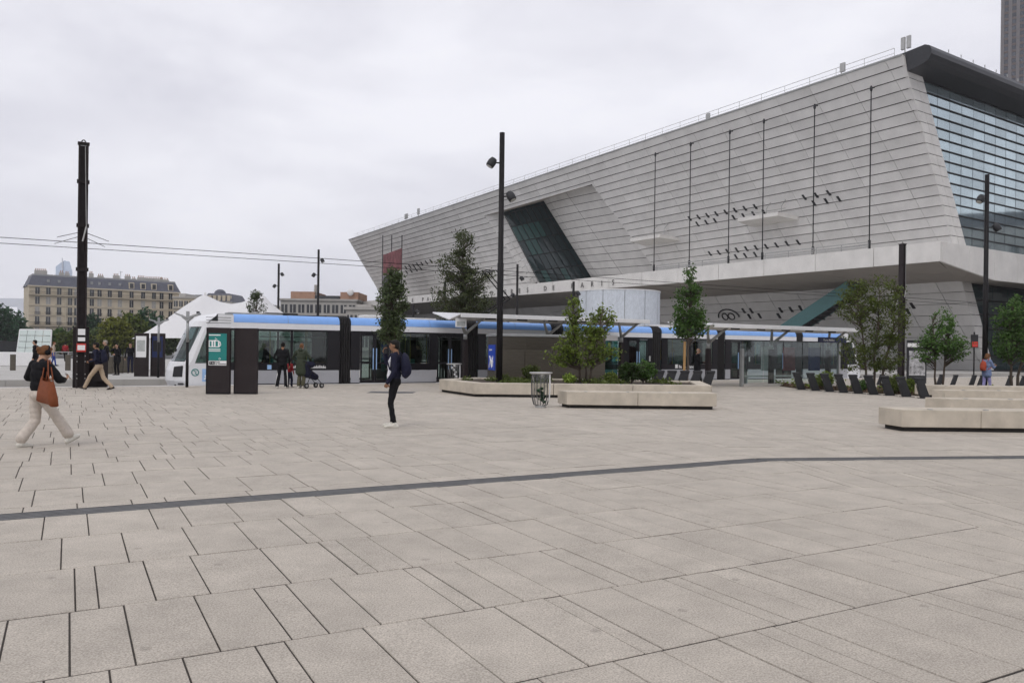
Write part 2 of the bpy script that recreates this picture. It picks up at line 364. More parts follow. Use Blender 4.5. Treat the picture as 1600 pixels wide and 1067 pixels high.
# a few stuck-on spots of litter
# ---- track and far platform
tb = MB().box(-70, 75, -.06, 6.3, -.43, -.27).build('track_bed', 'trackbed'); tb.matrix_basis = basis(TP0, TU, TV, (0, 0, 1)); struct(tb)
for y in (.55, 1.985, 3.75, 5.185):
    MB().box(-70, 75, y-.035, y+.035, -.272, -.262).build('rail', 'rail_steel', tb)
for y in (.40, 2.13, 3.60, 5.33, 2.95):
    MB().box(-70, 75, y-.05, y+.05, -.275, -.2665).build('track_joint', 'dark_gap', tb)
fp = MB().box(-70, 75, 6.3, 12.3, -.43, 0).build('far_platform', 'pale_ground'); fp.matrix_basis = basis(TP0, TU, TV, (0, 0, 1)); struct(fp)
k = -70.
while k < 75:
    MB().box(k+.01, k+1.49, 6.24, 6.62, -.30, .012).build('kerb_stone', 'conc_grey', fp); k += 1.5
pg = MB().box(-70, 75, 12.3, 62, -.43, -.012).build('pale_pavement', 'pale_ground'); pg.matrix_basis = basis(TP0, TU, TV, (0, 0, 1)); struct(pg)
for j, yy in enumerate((13.4, 18, 27)): MB().box(-70, 75, yy, yy+.12, -.2, -.006).build('paving_line', 'conc_grey', pg)
# ================================================================== convention hall
PHI = math.radians(34); BV = Vector((math.cos(PHI), math.sin(PHI), 0)); AV = Vector((-math.sin(PHI), math.cos(PHI), 0)); KL = .55
W0 = at(1487, 378, 77); OB = Vector((W0.x, W0.y, 0)); ZR = W0.z
def tl(p): d = p-OB; return Vector((d.dot(BV), d.dot(AV), d.z))
def dl(d): return Vector((d.dot(BV), d.dot(AV), d.z))
CL = tl(CAM)
def FW(px, py, off=0.):
    d = dl(ray(px, py)); return CL+d*((off-(CL.x+KL*(CL.z-ZR)))/(d.x+KL*d.z))
def PP(px, py, p0): d = dl(ray(px, py)); return CL+d*((p0-CL.x)/d.x)
def PQ(px, py, q0): d = dl(ray(px, py)); return CL+d*((q0-CL.y)/d.y)
NF = Vector((-1, 0, -KL)).normalized()
def wall(q, z, off=0.): return Vector((-KL*(z-ZR), q, z))+NF*off
hall = thing('convention_hall', 'long pale slatted hall with outward leaning facade and glazed end, behind the tram', 'building', OB, PHI)
TR, TL = FW(1405, 88), FW(545, 375); BLq = FW(592, 455)
def top_z(q): t = q/TL.y; return TR.z+(TL.z-TR.z)*t
ZB = 11.2; NR = 19; SLm = .29
def side(p1, p2, inside):
    a, b = p2[1]-p1[1], -(p2[0]-p1[0]); c = -(a*p1[0]+b*p1[1])
    return (a, b, c) if a*inside[0]+b*inside[1]+c > 0 else (-a, -b, -c)
A_, B_, C_, D_ = [FW(*p) for p in ((757, 337), (925, 288), (1022, 418), (833, 445))]
def qz(v): return (v.y, v.z)
def ext(a, b, z):                                         # point at height z on the line a-b
    t = (z-a.z)/(b.z-a.z); return (a.y+(b.y-a.y)*t, z)
lineL, lineR = (qz(A_), ext(A_, D_, ZB)), (qz(B_), ext(B_, C_, ZB))
left_end = side(qz(TL), qz(BLq), (50, 20)); right_end = (1, 0, -.0)
roofc = side((TR.y, TR.z), (TL.y, TL.z), (50, 15))
regs = [[side(*lineL, (120, 15)), left_end, roofc], [side(*lineR, (5, 15)), right_end, roofc],
        [side(*lineL, (55, 18)), side(*lineR, (60, 18)), side(qz(A_), qz(B_), (60, 27)), roofc]]
big = [(-1, ZB), (140, ZB), (140, 32), (-1, 32)]
for R in regs:
    p = big
    for c in R: p = clip(p, *c)
    MB().solid([wall(q, z, -.10) for q, z in p], -NF*.8).build('backing_wall', 'cladding_back', hall)
cells = []
CW = 4.1
for i in range(NR):
    for j in range(-4, 40):
        for R in regs:
            # row i between fractions
            def zz(q, f): return ZB+(top_z(q)-ZB)*f
            f0, f1 = i/NR, (i+1)/NR; q0 = 1.31+j*CW
            def pt(q, f, dz):
                z = zz(q, f)+dz; return (q+SLm*(z-13), z)
            poly = [pt(q0+.016, f0, .045), pt(q0+CW-.016, f0, .045), pt(q0+CW-.016, f1, -.045), pt(q0+.016, f1, -.045)]
            for c in R:
                poly = clip(poly, *c)
                if len(poly) < 3: break
            if len(poly) >= 3:
                qs = [p[0] for p in poly]; zs = [p[1] for p in poly]
                if max(qs)-min(qs) < .15 or max(zs)-min(zs) < .1: continue
                cells.append((min(qs), poly, min(zs), max(zs)))
cells.sort(key=lambda c: c[0])
rest = MB(); rr = random.Random(5)
for i, (qm, poly, z0, z1) in enumerate(cells):
    mb = MB() if i < 300 else rest
    tw = rr.uniform(-.012, .012)
    mb.solid([wall(q, z, .02+.07*(1-(z-z0)/max(z1-z0, .3))+tw) for q, z in poly], -NF*.12)
    if i < 300: mb.build('cladding_panel', 'cladding', hall)
# lower wall below the deck: same plane, joins the rest
zl = 8.9
for i in range(8):
    for j in range(-2, 30):
        z0, z1 = i*zl/8+.04, (i+1)*zl/8-.04; q0 = j*CW
        poly = [(q0+.03+SLm*(z0-13)+3.8, z0), (q0+CW-.03+SLm*(z0-13)+3.8, z0), (q0+CW-.03+SLm*(z1-13)+3.8, z1), (q0+.03+SLm*(z1-13)+3.8, z1)]
        poly = clip(poly, 1, 0, 0)
        if len(poly) > 2: rest.solid([wall(q, z, .02+.06*(1-(z-z0)/1.1)) for q, z in poly], -NF*.12)
rest.build('cladding_panels', 'cladding', hall, kind='stuff')
MB().solid([wall(-.0, 0, -.1), wall(125, 0, -.1), wall(125, 9.2, -.1), wall(0, 9.2, -.1)], -NF*.6).build('lower_backing', 'cladding_back', hall)
for px, py in ((1389, 437), (1395, 445), (1402, 437), (1235, 470)): pass
# ---- recess with curved flank
RD = 9.
g1, g2, g3, g4 = [FW(x, y, o) for x, y, o in ((787, 331, 1.7), (862, 311, 11.), (939, 437, 11.), (846, 446, 1.7))]
Bl, Cl = Vector(wall(*lineR[0])), Vector(wall(*lineR[1])); Al, Dl = Vector(wall(*lineL[0])), Vector(wall(*lineL[1]))
def lerp(a, b, t): return a+(b-a)*t
NS = 13
def scoop(t, u):
    e, g = lerp(Cl, Bl, t)+Vector((1.5, -.4, .3)), lerp(g3, g2, t); c = Vector((e.x+.3, e.y+(g.y-e.y)*.92, e.z+(g.z-e.z)*.3))
    return e*(1-u)**2+c*2*u*(1-u)+g*u*u
MB().grid([[scoop(t/8, u/14)+Vector((.25, 0, .1)) for u in range(15)] for t in range(9)]).build('flank_backing', 'cladding_back', hall, True)
for i in range(NS):
    for j in range(4):
        t0, t1 = (i+.035)/NS, (i+.965)/NS; u0, u1 = (j+.004)/4, (j+.996)/4
        MB().grid([[scoop(lerp(t0, t1, a), lerp(u0, u1, b/5)) for b in range(6)] for a in (0, 1)]).build('curved_panel', 'cladding', hall, True)
for i in range(NS):
    t0, t1 = (i+.03)/NS, (i+.97)/NS
    for j in range(2):
        u0, u1 = j/2+.01, j/2+.49
        MB().solid([lerp(lerp(Dl, Al, t), lerp(g4, g1, t), u) for t, u in ((t0, u0), (t0, u1), (t1, u1), (t1, u0))], (0, .12, 0)).build('reveal_panel', 'cladding', hall)
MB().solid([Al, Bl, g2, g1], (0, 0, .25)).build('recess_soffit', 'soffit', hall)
CN, RN = 9, 5
def gp(u, t): return lerp(lerp(g4, g3, u), lerp(g1, g2, u), t)+NF*.05
MB().grid([[gp(u/9, t/5)-NF*.5 for u in range(10)] for t in range(6)]).build('recess_backing', 'dark_metal', hall)
for i in range(CN):
    for j in range(RN):
        u0, u1, t0, t1 = (i+.03)/CN, (i+.97)/CN, (j+.02)/RN, (j+.98)/RN
        MB().solid([gp(u0, t0), gp(u1, t0), gp(u1, t1), gp(u0, t1)], NF*.05).build('recess_pane', 'teal_pane' if (j == 3 and i < 5) or (j == 2 and i in (1, 2)) or (j == 0 and i in (1, 4)) else 'recess_glass', hall)
for t in (.2, .4, .6, .8, .97):
    MB().tube([gp(0, t)+NF*.12, gp(1, t)+NF*.12], .07, 6).build('recess_transom', 'dark_metal', hall)
for u in range(CN+1):
    MB().tube([gp(u/CN, 0)+NF*.12, gp(u/CN, 1)+NF*.12], .06, 6).build('recess_mullion', 'dark_metal', hall)
# ---- glazed end on the plane q=0
def edge_p(z): return -KL*(z-ZR)
SW = 2.6
for i in range(NR):
    for j in range(2):
        z0, z1 = ZB+(TR.z-ZB)*i/NR+.03, ZB+(TR.z-ZB)*(i+1)/NR-.03; a, b = j*SW/2+.02, (j+1)*SW/2-.02
        MB().solid([(edge_p(z0)+a, -.02, z0), (edge_p(z0)+b, -.02, z0), (edge_p(z1)+b, -.02, z1), (edge_p(z1)+a, -.02, z1)], (0, .3, 0)).build('edge_panel', 'concrete_white', hall)
for i in range(8):
    z0, z1 = i*zl/8+.03, (i+1)*zl/8-.03
    MB().solid([(edge_p(z0), -.02, z0), (edge_p(z0)+1.7, -.02, z0), (edge_p(z1)+1.7, -.02, z1), (edge_p(z1), -.02, z1)], (0, .3, 0)).build('edge_panel', 'concrete_white', hall)
ZG = PQ(1428, 121, .3).z; GR = 16; gh = (ZG-ZB)/GR; PW = 2.25
MB().solid([(edge_p(0)+1, .5, 0), (70, .5, 0), (70, .5, ZG+.2), (edge_p(ZG)+1, .5, ZG+.2)], (0, .5, 0)).build('glazing_backing', 'dark_metal', hall)
pane_me = {}
for i in range(GR):
    z0, z1 = ZB+i*gh+.06, ZB+(i+1)*gh-.06
    for j in range(0, 22):
        poly = [(-9+j*PW+.035, z0), (-9+(j+1)*PW-.035, z0), (-9+(j+1)*PW-.035, z1), (-9+j*PW+.035, z1)]
        poly = clip(poly, *side((edge_p(ZB)+SW+.03, ZB), (edge_p(ZG)+SW+.03, ZG), (60, 20)))
        if len(poly) < 3 or max(p[0] for p in poly)-min(p[0] for p in poly) < .1: continue
        dq = rr.uniform(-.012, .012)
        MB().solid([(p, .34+dq*(1 if p > -9+(j+.5)*PW else -1), z) for p, z in poly], (0, .04, 0)).build('glass_pane', 'curtain_glass', hall)
for i in range(GR+1):
    z = ZB+i*gh; x0 = edge_p(z)+SW+.02
    MB().box(x0, 40, .2, .36, z-.04, z+.04).build('sunshade_fin', 'dark_metal', hall)
for i in range(6):                                        # glazing below the deck
    z0, z1 = i*1.42, (i+1)*1.42
    for j in range(9):
        x0 = max(edge_p(z1)+1.75, 5.6+j*3.2)
        if j == 0: x0 = edge_p(z1)+1.75
        x1 = 5.6+(j+1)*3.2
        MB().box(x0+.04, x1-.04, .34, .38, z0+.1, z1-.06).build('lower_pane', 'recess_glass', hall)
    MB().box(edge_p(z0)+1.75, 40, .1, .36, z0-.06, z0+.08).build('sunshade_fin', 'dark_metal', hall)
# roof with rounded overhang
nose = PP(1452, 66, TR.x); oq = nose.y; ztop = nose.z
prof = [(.45, ZG+.02), (oq+.9, ztop-1.45), (oq+.35, ztop-1.25), (oq+.06, ztop-.85), (oq, ztop-.5), (oq+.12, ztop-.18), (oq+.5, ztop), (.7, ztop-.2), (.7, ZG+.5)]
rb = MB(); n = len(prof); P0 = [Vector((TR.x+.5+(z-28)*-.3, q, z)) for q, z in prof]; P1 = [Vector((70, q, z)) for q, z in prof]
rb.add(P0+P1, [tuple(range(n)), tuple(range(2*n-1, n-1, -1))]+[(i, (i+1) % n, n+(i+1) % n, n+i) for i in range(n)]); fixn(rb.build('roof_overhang', 'roof_metal', hall))
x = -5.
while x < 40:
    MB().box(x, x+.06, oq+.3, oq+.36, ztop, ztop+.28).build('roof_stud', 'grey_metal', hall); x += 2.2
MB().solid([Vector((TR.x+.4, 5, TR.z-.3)), Vector((TL.x+.4, TL.y-1, TL.z-.3)), Vector((40, TL.y-1, TL.z-.3)), Vector((60, 5, TR.z-.3))], (0, 0, .2)).build('roof', 'roof_metal', hall)
MB().tube([Vector((TR.x-.0, .1, TR.z+.05)), Vector((TL.x, TL.y, TL.z+.05))], .12, 6).build('parapet_cap', 'grey_metal', hall)
def topp(q, up=0.): t = q/TL.y; v = lerp(TR, TL, t); return Vector((v.x+.35, q, v.z+up))
rl = MB(); rl.tube([topp(1, 1.0), topp(129, 1.0)], .028, 5); rl.tube([topp(1, .55), topp(129, .55)], .02, 5)
q = 1.
while q < 129: rl.tube([topp(q, 0), topp(q, 1.0)], .025, 5); q += 3.
rl.build('roof_railing', 'galv', hall)
def antenna(px, py, hgt, wd, n):
    l = FW(px, py); t = topp(max(0, min(129, l.y))); mb = MB()
    mb.tube([t, t+Vector((0, 0, hgt))], .05, 6)
    for i in range(n): mb.box(t.x-.1, t.x+.1, t.y+(i-n/2)*wd*1.5, t.y+(i-n/2)*wd*1.5+wd, t.z+hgt*.35, t.z+hgt)
    mb.build('roof_antenna', 'galv', hall)
antenna(1427, 80, 1.7, .35, 2); antenna(1310, 115, 1.3, .5, 1); antenna(1100, 185, .9, .5, 1); antenna(652, 342, 1.7, .3, 2); antenna(632, 346, 1.5, .3, 3)
# ---- deck
SP, SQ = -8.9, -3.66; c1 = PP(1470, 377, SP); zt, zb_ = c1.z, PP(1470, 408, SP).z
SQ = c1.y; QL = PP(541, 482, SP).y
f1 = PQ(1553, 438, SQ); f2 = PQ(1600, 443, SQ)
dk = MB(); dk.prism([(SP+.2, SQ+.2), (60, SQ+.2), (60, 4), (6, 4), (6, QL-3), (SP+.2, QL)], zt-.25, zt-.02); dk.build('deck', 'concrete_white', hall)
q = SQ
while q < QL-.5:
    q2 = min(q+6.2, QL)
    def zbq(q): t = (q-SQ)/(QL-SQ); return zb_+(zt-.5-zb_)*max(0, t-.25)*.6
    MB().solid([(SP, q+.025, zt), (SP, q2-.025, zt), (SP, q2-.025, zbq(q2)), (SP, q+.025, zbq(q))], (.25, 0, 0)).build('fascia_panel', 'concrete_white', hall, bevel=.02); q = q2
p = SP+.26
while p < 40:
    p2 = p+4.6
    def zbp(p): return zb_+(f1.z-zb_)*(p-SP)/(f1.x-SP) if p < f1.x else f1.z+(f2.z-f1.z)*(p-f1.x)/(f2.x-f1.x)
    pts = [(p+.02, SQ, zt), (p2-.02, SQ, zt), (p2-.02, SQ, zbp(p2)), (p+.02, SQ, zbp(p))]
    MB().solid(pts, (0, .25, 0)).build('fascia_panel', 'concrete_white', hall, bevel=.02); p = p2
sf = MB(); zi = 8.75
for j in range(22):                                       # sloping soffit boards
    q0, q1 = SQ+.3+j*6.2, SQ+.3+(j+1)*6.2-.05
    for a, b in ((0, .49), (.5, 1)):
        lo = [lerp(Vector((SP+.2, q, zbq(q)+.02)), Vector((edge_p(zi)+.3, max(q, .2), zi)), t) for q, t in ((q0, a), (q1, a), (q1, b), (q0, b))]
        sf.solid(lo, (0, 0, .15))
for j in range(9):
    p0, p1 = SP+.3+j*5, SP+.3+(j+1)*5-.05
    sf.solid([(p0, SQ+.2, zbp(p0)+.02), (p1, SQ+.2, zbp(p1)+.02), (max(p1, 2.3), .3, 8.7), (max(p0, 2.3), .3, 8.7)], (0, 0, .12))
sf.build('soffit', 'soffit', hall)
# lettering, one part for each letter
LT = 'LE PALAIS DES CONGRES DE PARIS'
anch = [(1, 645, 473), (3, 661, 471), (18, 800, 459), (29, 959, 441)]; aq = [(i, PP(x, y, SP-.05).y) for i, x, y in anch]
def lq(i):
    for (i0, q0), (i1, q1) in zip(aq, aq[1:]):
        if i <= i1 or i1 == 29: return q0+(q1-q0)*(i-i0)/(i1-i0)
for i, ch in enumerate(LT):
    if ch != ' ':
        text('letter', ch, 1.0, 'letter_grey', hall, basis((SP-.07, lq(i)+.35, (zt+zbq(lq(i)))/2-.42), (0, -1, 0), (0, 0, 1), (-1, 0, 0)), .03)
# thin masts along the deck edge, hooked to the facade
MP = SP+.35
for px, py in ((1022, 241), (1077, 225), (1138, 206), (1191, 189), (1270, 166), (1358, 138)):
    base = PP(px, 400, MP); z1 = PP(px+1, py, MP).z; b0 = Vector((MP, base.y, zt-.02))
    mb = MB(); mb.tube([b0, Vector((MP, base.y, z1-.3)), Vector((MP+.15, base.y, z1)), Vector((MP+.5, base.y, z1+.1))], .055, 8); mb.lathe([(.13, 0), (.13, .8), (.06, .9)], 8, (MP, base.y, zt-.01)); mb.ell((MP, base.y, z1-.1), (.13, .13, .3), 8, 6)
    mb.build('flag_mast', 'dark_metal', hall, True)
for px in (597, 611, 627):
    base = PP(px, 460, MP); MB().tube([Vector((MP, base.y, zt-.02)), Vector((MP, base.y, PP(px, 368, MP).z))], .09, 6).build('flag_mast', 'dark_metal', hall)
qa, qb = PP(599, 400, MP-.1).y, PP(628, 400, MP-.1).y; zA, zB_ = PP(614, 391, MP).z, PP(614, 424, MP).z
ban = MB(); ban.add([(MP-.15, qa, zA-.6), (MP-.15, qb, zA), (MP-.15, qb, zB_), (MP-.15, qa, zB_-.6), (MP-.1, qa, zA-.6), (MP-.1, qb, zA), (MP-.1, qb, zB_), (MP-.1, qa, zB_-.6)], [(0, 1, 2, 3), (7, 6, 5, 4), (0, 4, 5, 1), (3, 2, 6, 7)]); ban.build('banner', 'banner_red', hall)
ban = MB().box(MP-.13, MP-.08, qb+1.5, qa, zB_-4.6, zB_-.7).build('banner', 'banner_dark', hall)
for (xa, ya), (xb, yb) in (((1024, 419), (1134, 407)), ((1193, 399), (1268, 390)), ((1273, 390), (1354, 379))):
    qa, qb = PP(xa, ya, SP).y, PP(xb, yb, SP).y; mb = MB()
    for z in (.15, .34, .62): mb.box(SP+.2, SP+.3, qb, qa, zt+z, zt+z+.09)
    nq = max(2, int((qa-qb)/3))
    for i in range(nq+1): mb.box(SP+.22, SP+.28, lerp(qa, qb, i/nq)-.04, lerp(qa, qb, i/nq)+.04, zt-.02, zt+.7)
    mb.build('deck_rail', 'galv', hall)
# maintenance balconies, vents
for (xa, ya), (xb, yb) in (((1004, 374), (1060, 368)), ((1172, 344), (1246, 333))):
    a, b = FW(xa, ya), FW(xb, yb); z = (a.z+b.z)/2-.8; q0, q1 = b.y, a.y; pw = edge_p(z)
    MB().solid([(pw+.3, q0, z), (pw+.3, q1, z), (pw-3.3, q1-.6, z+.25), (pw-3.3, q0+.4, z+.25)], (0, 0, .42)).build('balcony', 'concrete_white', hall)
    qm = q0+(q1-q0)*.45; mb = MB()
    for qq in (qm, qm-2): mb.tube([(pw-2.0, qq, z+.4), (pw-2.0, qq, z+1.5), (pw-1.0, qq, z+2.6)], .035, 6)
    mb.tube([(pw-1.0, qm, z+2.6), (pw-1.0, qm-2, z+2.6)], .035, 6); mb.tube([(pw-2, q0+.4, z+1.2), (pw-2, q1-.6, z+1.2)], .03, 6); mb.build('balcony_rail', 'galv', hall)
VZ = [(365, 742), (407, 735), (450, 727), (493, 719), (538, 711), (583, 702), (630, 693), (680, 685), (402, 768), (445, 760), (487, 752), (577, 737), (624, 729), (672, 720), (722, 711), (916, 640), (974, 630), (1033, 619), (963, 668), (1022, 658), (1083, 648),
      (462, 910), (505, 905), (546, 899), (592, 893), (637, 887), (684, 882), (733, 876), (782, 869), (833, 862), (887, 856), (588, 925), (632, 919), (680, 914)]
for x, y in VZ:
    v = FW(960+x/3.077, 100+y/3.077)
    MB().solid([wall(v.y+dq, v.z+dz, .13) for dq, dz in ((.27, .27), (.03, .27), (-.20, -.27), (.04, -.27))], -NF*.1).build('vent', 'dark_metal', hall)
for x, y in ((635, 418), (641, 416), (647, 415), (653, 413), (660, 412), (667, 410), (674, 408), (636, 425), (643, 423), (651, 421), (658, 419)):
    v = FW(x, y); MB().solid([wall(v.y+dq, v.z+dz, .13) for dq, dz in ((.4, .36), (0, .36), (-.28, -.36), (.1, -.36))], -NF*.1).build('vent', 'print_black', hall)
for x, y in ((1163, 485), (1175, 485), (1172, 494), (1188, 493), (1221, 484), (1237, 483), (1218, 493), (1252, 481), (1389, 475), (1395, 485), (1427, 477), (1420, 486)):
    v = FW(x, y); MB().solid([wall(v.y+dq, v.z+dz, .13) for dq, dz in ((.3, .3), (0, .3), (-.2, -.3), (.1, -.3))], -NF*.1).build('vent', 'print_black', hall)
# round emblem on the lower wall
v = FW(1140, 495); em = MB(); em.tube([wall(v.y+1.7*math.cos(t), v.z+1.0*math.sin(t), .16) for t in [i*math.pi/10 for i in range(11)]], .09, 6); em.tube([wall(v.y-.45+.5*math.cos(t), v.z+.1+.4*math.sin(t), .16) for t in [i*math.pi/8 for i in range(17)]], .08, 6, False); em.tube([wall(v.y+.6+.45*math.cos(t), v.z+.1+.4*math.sin(t), .16) for t in [i*math.pi/8 for i in range(17)]], .08, 6, False); em.build('wall_emblem', 'print_black', hall)
# teal stair under the deck
sa, sb = PP(1245, 506, -2.0), PP(1329, 451, -2.0); d = (sb-sa).normalized(); sa = sa-d*((sa.z-.0)/d.z)
st = thing('escalator', 'teal enclosed escalator rising to the underside of the hall deck', 'escalator', OB, PHI)
nrm = Vector((0, -d.z, d.y)) if d.y < 0 else Vector((0, d.z, -d.y)); nrm = Vector((0, -d.z, d.y)); nrm = nrm if nrm.z > 0 else -nrm
MB().solid([sa+nrm*.9, sb+nrm*.9, sb-nrm*.55, sa-nrm*.55], (-.12, 0, 0)).build('side_panel', 'teal_metal', st)
MB().solid([sa+nrm*.9, sb+nrm*.9, sb-nrm*.55, sa-nrm*.55], (-.12, 0, 0)).build('side_panel', 'teal_metal', st).location = (1.8, 0, 0)
MB().solid([sa-nrm*.2, sb-nrm*.2, sb-nrm*.5, sa-nrm*.5], (1.9, 0, 0)).build('truss', 'dark_metal', st)
for i in range(14):
    c = lerp(sa, sb, .25+i*.05)-nrm*.6; MB().box(c.x+.0, c.x+1.8, c.y-.12, c.y+.12, c.z-.1, c.z+.02).build('tread', 'dark_metal', st)
# translucent drum pavilion
dc = at(967, 500, 62); dr = thing('drum_pavilion', 'round pale ribbed drum pavilion under the hall deck', 'pavilion', (dc.x, dc.y, 0)); zt_ = 6.05
for i in range(12):
    a0, a1 = 2*math.pi*(i+.012)/12, 2*math.pi*(i+.988)/12
    MB().grid([[(3.12*math.cos(lerp(a0, a1, j/6)), 3.12*math.sin(lerp(a0, a1, j/6)), z) for j in range(7)] for z in (0, zt_)]).build('wall_panel', 'drum_panel', dr, True)
MB().lathe([(3.05, -.3), (3.05, zt_-.1)], 36).build('core', 'grey_metal', dr, True); MB().lathe([(3.16, zt_), (3.16, zt_+.08)], 36).build('roof_cap', 'white_paint', dr)
# ================================================================== hotel tower behind, cut by the frame
tc_ = at(1563, 140, 290); tw = thing('hotel_tower', 'dark ribbed high-rise tower rising behind the glazed end of the hall', 'tower', (tc_.x, tc_.y, 0), math.radians(-37))
MB().box(.3, 40, .3, 24, 0, 138).build('core', 'tower_win', tw)
wm = None
for i in range(7):
    MB().box(i*2.4-.1, i*2.4+1.0, -.15, .4, 0, 138).build('pilaster', 'tower_stone', tw)
    for j in range(30, 58):
        if i == 6: continue
        z = 8+j*2.35
        if wm is None: wm = MB().box(0, 1.4, 0, .1, 0, 1.45).build('window', 'tower_win', tw); o = wm
        else: o = cp(wm, tw)
        o.location = (i*2.4+1.0, .12, z)
        if i == 0 and j == 30: sp = MB().box(0, 1.4, 0, .2, 0, .9).build('spandrel', 'tower_spandrel', tw); s_ = sp
        else: s_ = cp(sp, tw)
        s_.location = (i*2.4+1.0, .05, z+1.45)
# ================================================================== tram
tram = thing('tram', 'long white, blue and black articulated tram standing at the stop', 'tram', trk(0, .03, -.27), TROT)
TW = 2.5
def wallbox(mb, x0, x1, z0, z1, far=False, d=.06):
    if x1-x0 < .01 or z1-z0 < .01: return
    mb.box(x0, x1, TW-d if far else 0, TW if far else d, z0, z1)
def pane(x0, x1, z0, z1, ma, par, far=False, name='window', ins=.025):
    y = TW-ins if far else ins
    return MB().box(x0, x1, y-.006, y+.006, z0, z1).build(name, ma, par)
door_leaf = None
def module(x0, x1, ops, cab=0):
    sec = MB(); Lm = x1-x0
    sec.box(x0, x1, .05, TW-.05, .30, .34)                 # floor
    ops = sorted(ops)
    for far in (False, True):
        sec_x = x0
        for a, b, t in ops:
            wallbox(sec, sec_x, x0+a, .86, 2.56, far); sec_x = x0+b
            if t == 'w': wallbox(sec, x0+a, x0+b, .86, 1.16, far); wallbox(sec, x0+a, x0+b, 2.50, 2.56, far)
            else: wallbox(sec, x0+a, x0+b, 2.46, 2.56, far)
        wallbox(sec, sec_x, x1, .86, 2.56, far)
    o = sec.build('car_section', 'tram_black', tram)
    MB().box(x0+.01, x1-.01, .06, TW-.06, 2.5, 2.56).build('ceiling', 'interior_white', o)
    for far in (False, True):
        sx = x0; seg = []
        for a, b, t in ops:
            if t == 'd': seg.append((sx, x0+a)); sx = x0+b
        seg.append((sx, x1))
        for a, b in seg:
            if b-a > .08:
                mb = MB(); wallbox(mb, a+.015, b-.015, .30, .855, far, .05); mb.build('lower_panel', 'tram_grey', o, bevel=.012)
        for a, b, t in ops:
            if t == 'w': pane(x0+a+.03, x0+b-.03, 1.17, 2.49, 'pane_tram', o, far)
            else:
                m_ = x0+(a+b)/2
                for l0, l1, h in ((x0+a+.03, m_-.01, m_-.09), (m_+.01, x0+b-.03, m_+.06)):
                    lf = MB(); yy = (TW-.07, TW-.03) if far else (.03, .07)
                    for q0, q1, z0, z1 in ((l0, l0+.07, .33, 2.44), (l1-.07, l1, .33, 2.44), (l0+.07, l1-.07, .33, .42), (l0+.07, l1-.07, 2.37, 2.44), (l0+.07, l1-.07, 1.13, 1.2)): lf.box(q0, q1, *yy, z0, z1)
                    d_ = lf.build('door_leaf', 'tram_black', o)
                    if not far:
                        pane(l0+.07, l1-.07, .42, 1.13, 'pane_tram', o, far, 'door_pane', .05); pane(l0+.07, l1-.07, 1.2, 2.37, 'pane_tram', o, far, 'door_pane', .05)
                        MB().box(h, h+.035, .0, .03, .88, 1.82).build('door_handle', 'lightblue', o)
                if not far:
                    MB().box(x0+a, x0+b, -.015, .05, .24, .29).build('door_sill', 'print_white', o)
                    MB().box(x0+b+.06, x0+b+.16, -.004, .02, 1.3, 1.58).build('door_button', 'print_grey', o)
        # white cant rail and inclined blue cove
        ya, yb = (TW, TW-.05) if far else (0, .05)
        MB().box(x0, x1, min(ya, yb), max(ya, yb), 2.565, 2.80).build('cant_rail', 'tram_white', o)
        ys = -1 if far else 1
        cx0, cx1 = x0+(.6 if cab == 1 else 0), x1-(.6 if cab == 2 else 0); nseg = max(1, round((cx1-cx0)/1.9))
        for i in range(nseg):
            p0, p1 = cx0+(cx1-cx0)*i/nseg+.006, cx0+(cx1-cx0)*(i+1)/nseg-.006
            pr = [(ya+ys*.01, 2.81), (ya+ys*.03, 2.95), (ya+ys*.12, 3.08), (ya+ys*.26, 3.15)]
            MB().grid([[(p0, y, z), (p1, y, z)] for y, z in pr]).build('roof_cove', 'tram_blue', o, True)
    MB().box(x0+.02, x1-.02, .22, TW-.22, 2.7, 3.13).build('roof', 'grey_metal', o)
    rq = random.Random(int(x0*10)); k = x0+.5
    for y0, y1, z1 in ((.45, 1.1, 3.27), (1.3, 2.1, 3.34)):
        k = x0+.5+rq.random()*.6
        while k < x1-1.2:
            l = rq.uniform(.8, 2.0); MB().box(k, min(k+l, x1-.3), y0, y1, 3.12, z1-rq.random()*.08).build('roof_unit', rq.choice(['grey_metal', 'dark_metal', 'white_paint']), o, bevel=.02); k += l+rq.uniform(.2, .7)
    # dark bogie skirt, seats and grab poles
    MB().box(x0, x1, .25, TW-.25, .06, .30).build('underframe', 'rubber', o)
    k = x0+.5
    while k < x1-.6:
        if not any(t == 'd' and x0+a-.35 < k < x0+b for a, b, t in ops):
            for y in (.28, 1.75):
                s = MB(); s.box(k, k+.42, y, y+.45, .72, .80); s.box(k-.02, k+.06, y, y+.45, .80, 1.35); s.box(k+.15, k+.25, y+.1, y+.3, .34, .72); s.build('seat', 'seat_teal', o, bevel=.02)
        k += .85
    for px_ in [x0+(a if t == 'd' else (a+b)/2) for a, b, t in ops]:
        MB().tube([(px_, .55, .34), (px_, .55, 2.56)], .02, 6).build('grab_pole', 'pole_yellow', o)
        MB().tube([(px_+.3, 1.9, .34), (px_+.3, 1.9, 2.56)], .02, 6).build('grab_pole', 'pole_yellow', o)
    MB().tube([(x0+.1, .5, 2.25), (x1-.1, .5, 2.25)], .018, 6).build('grab_rail', 'galv', o)
    return o
DW = [(.42, 1.78, 'd'), (2.25, 3.72, 'w'), (4.08, 5.42, 'd')]; BW = [(.42, 2.0, 'w'), (2.1, 3.68, 'w')]
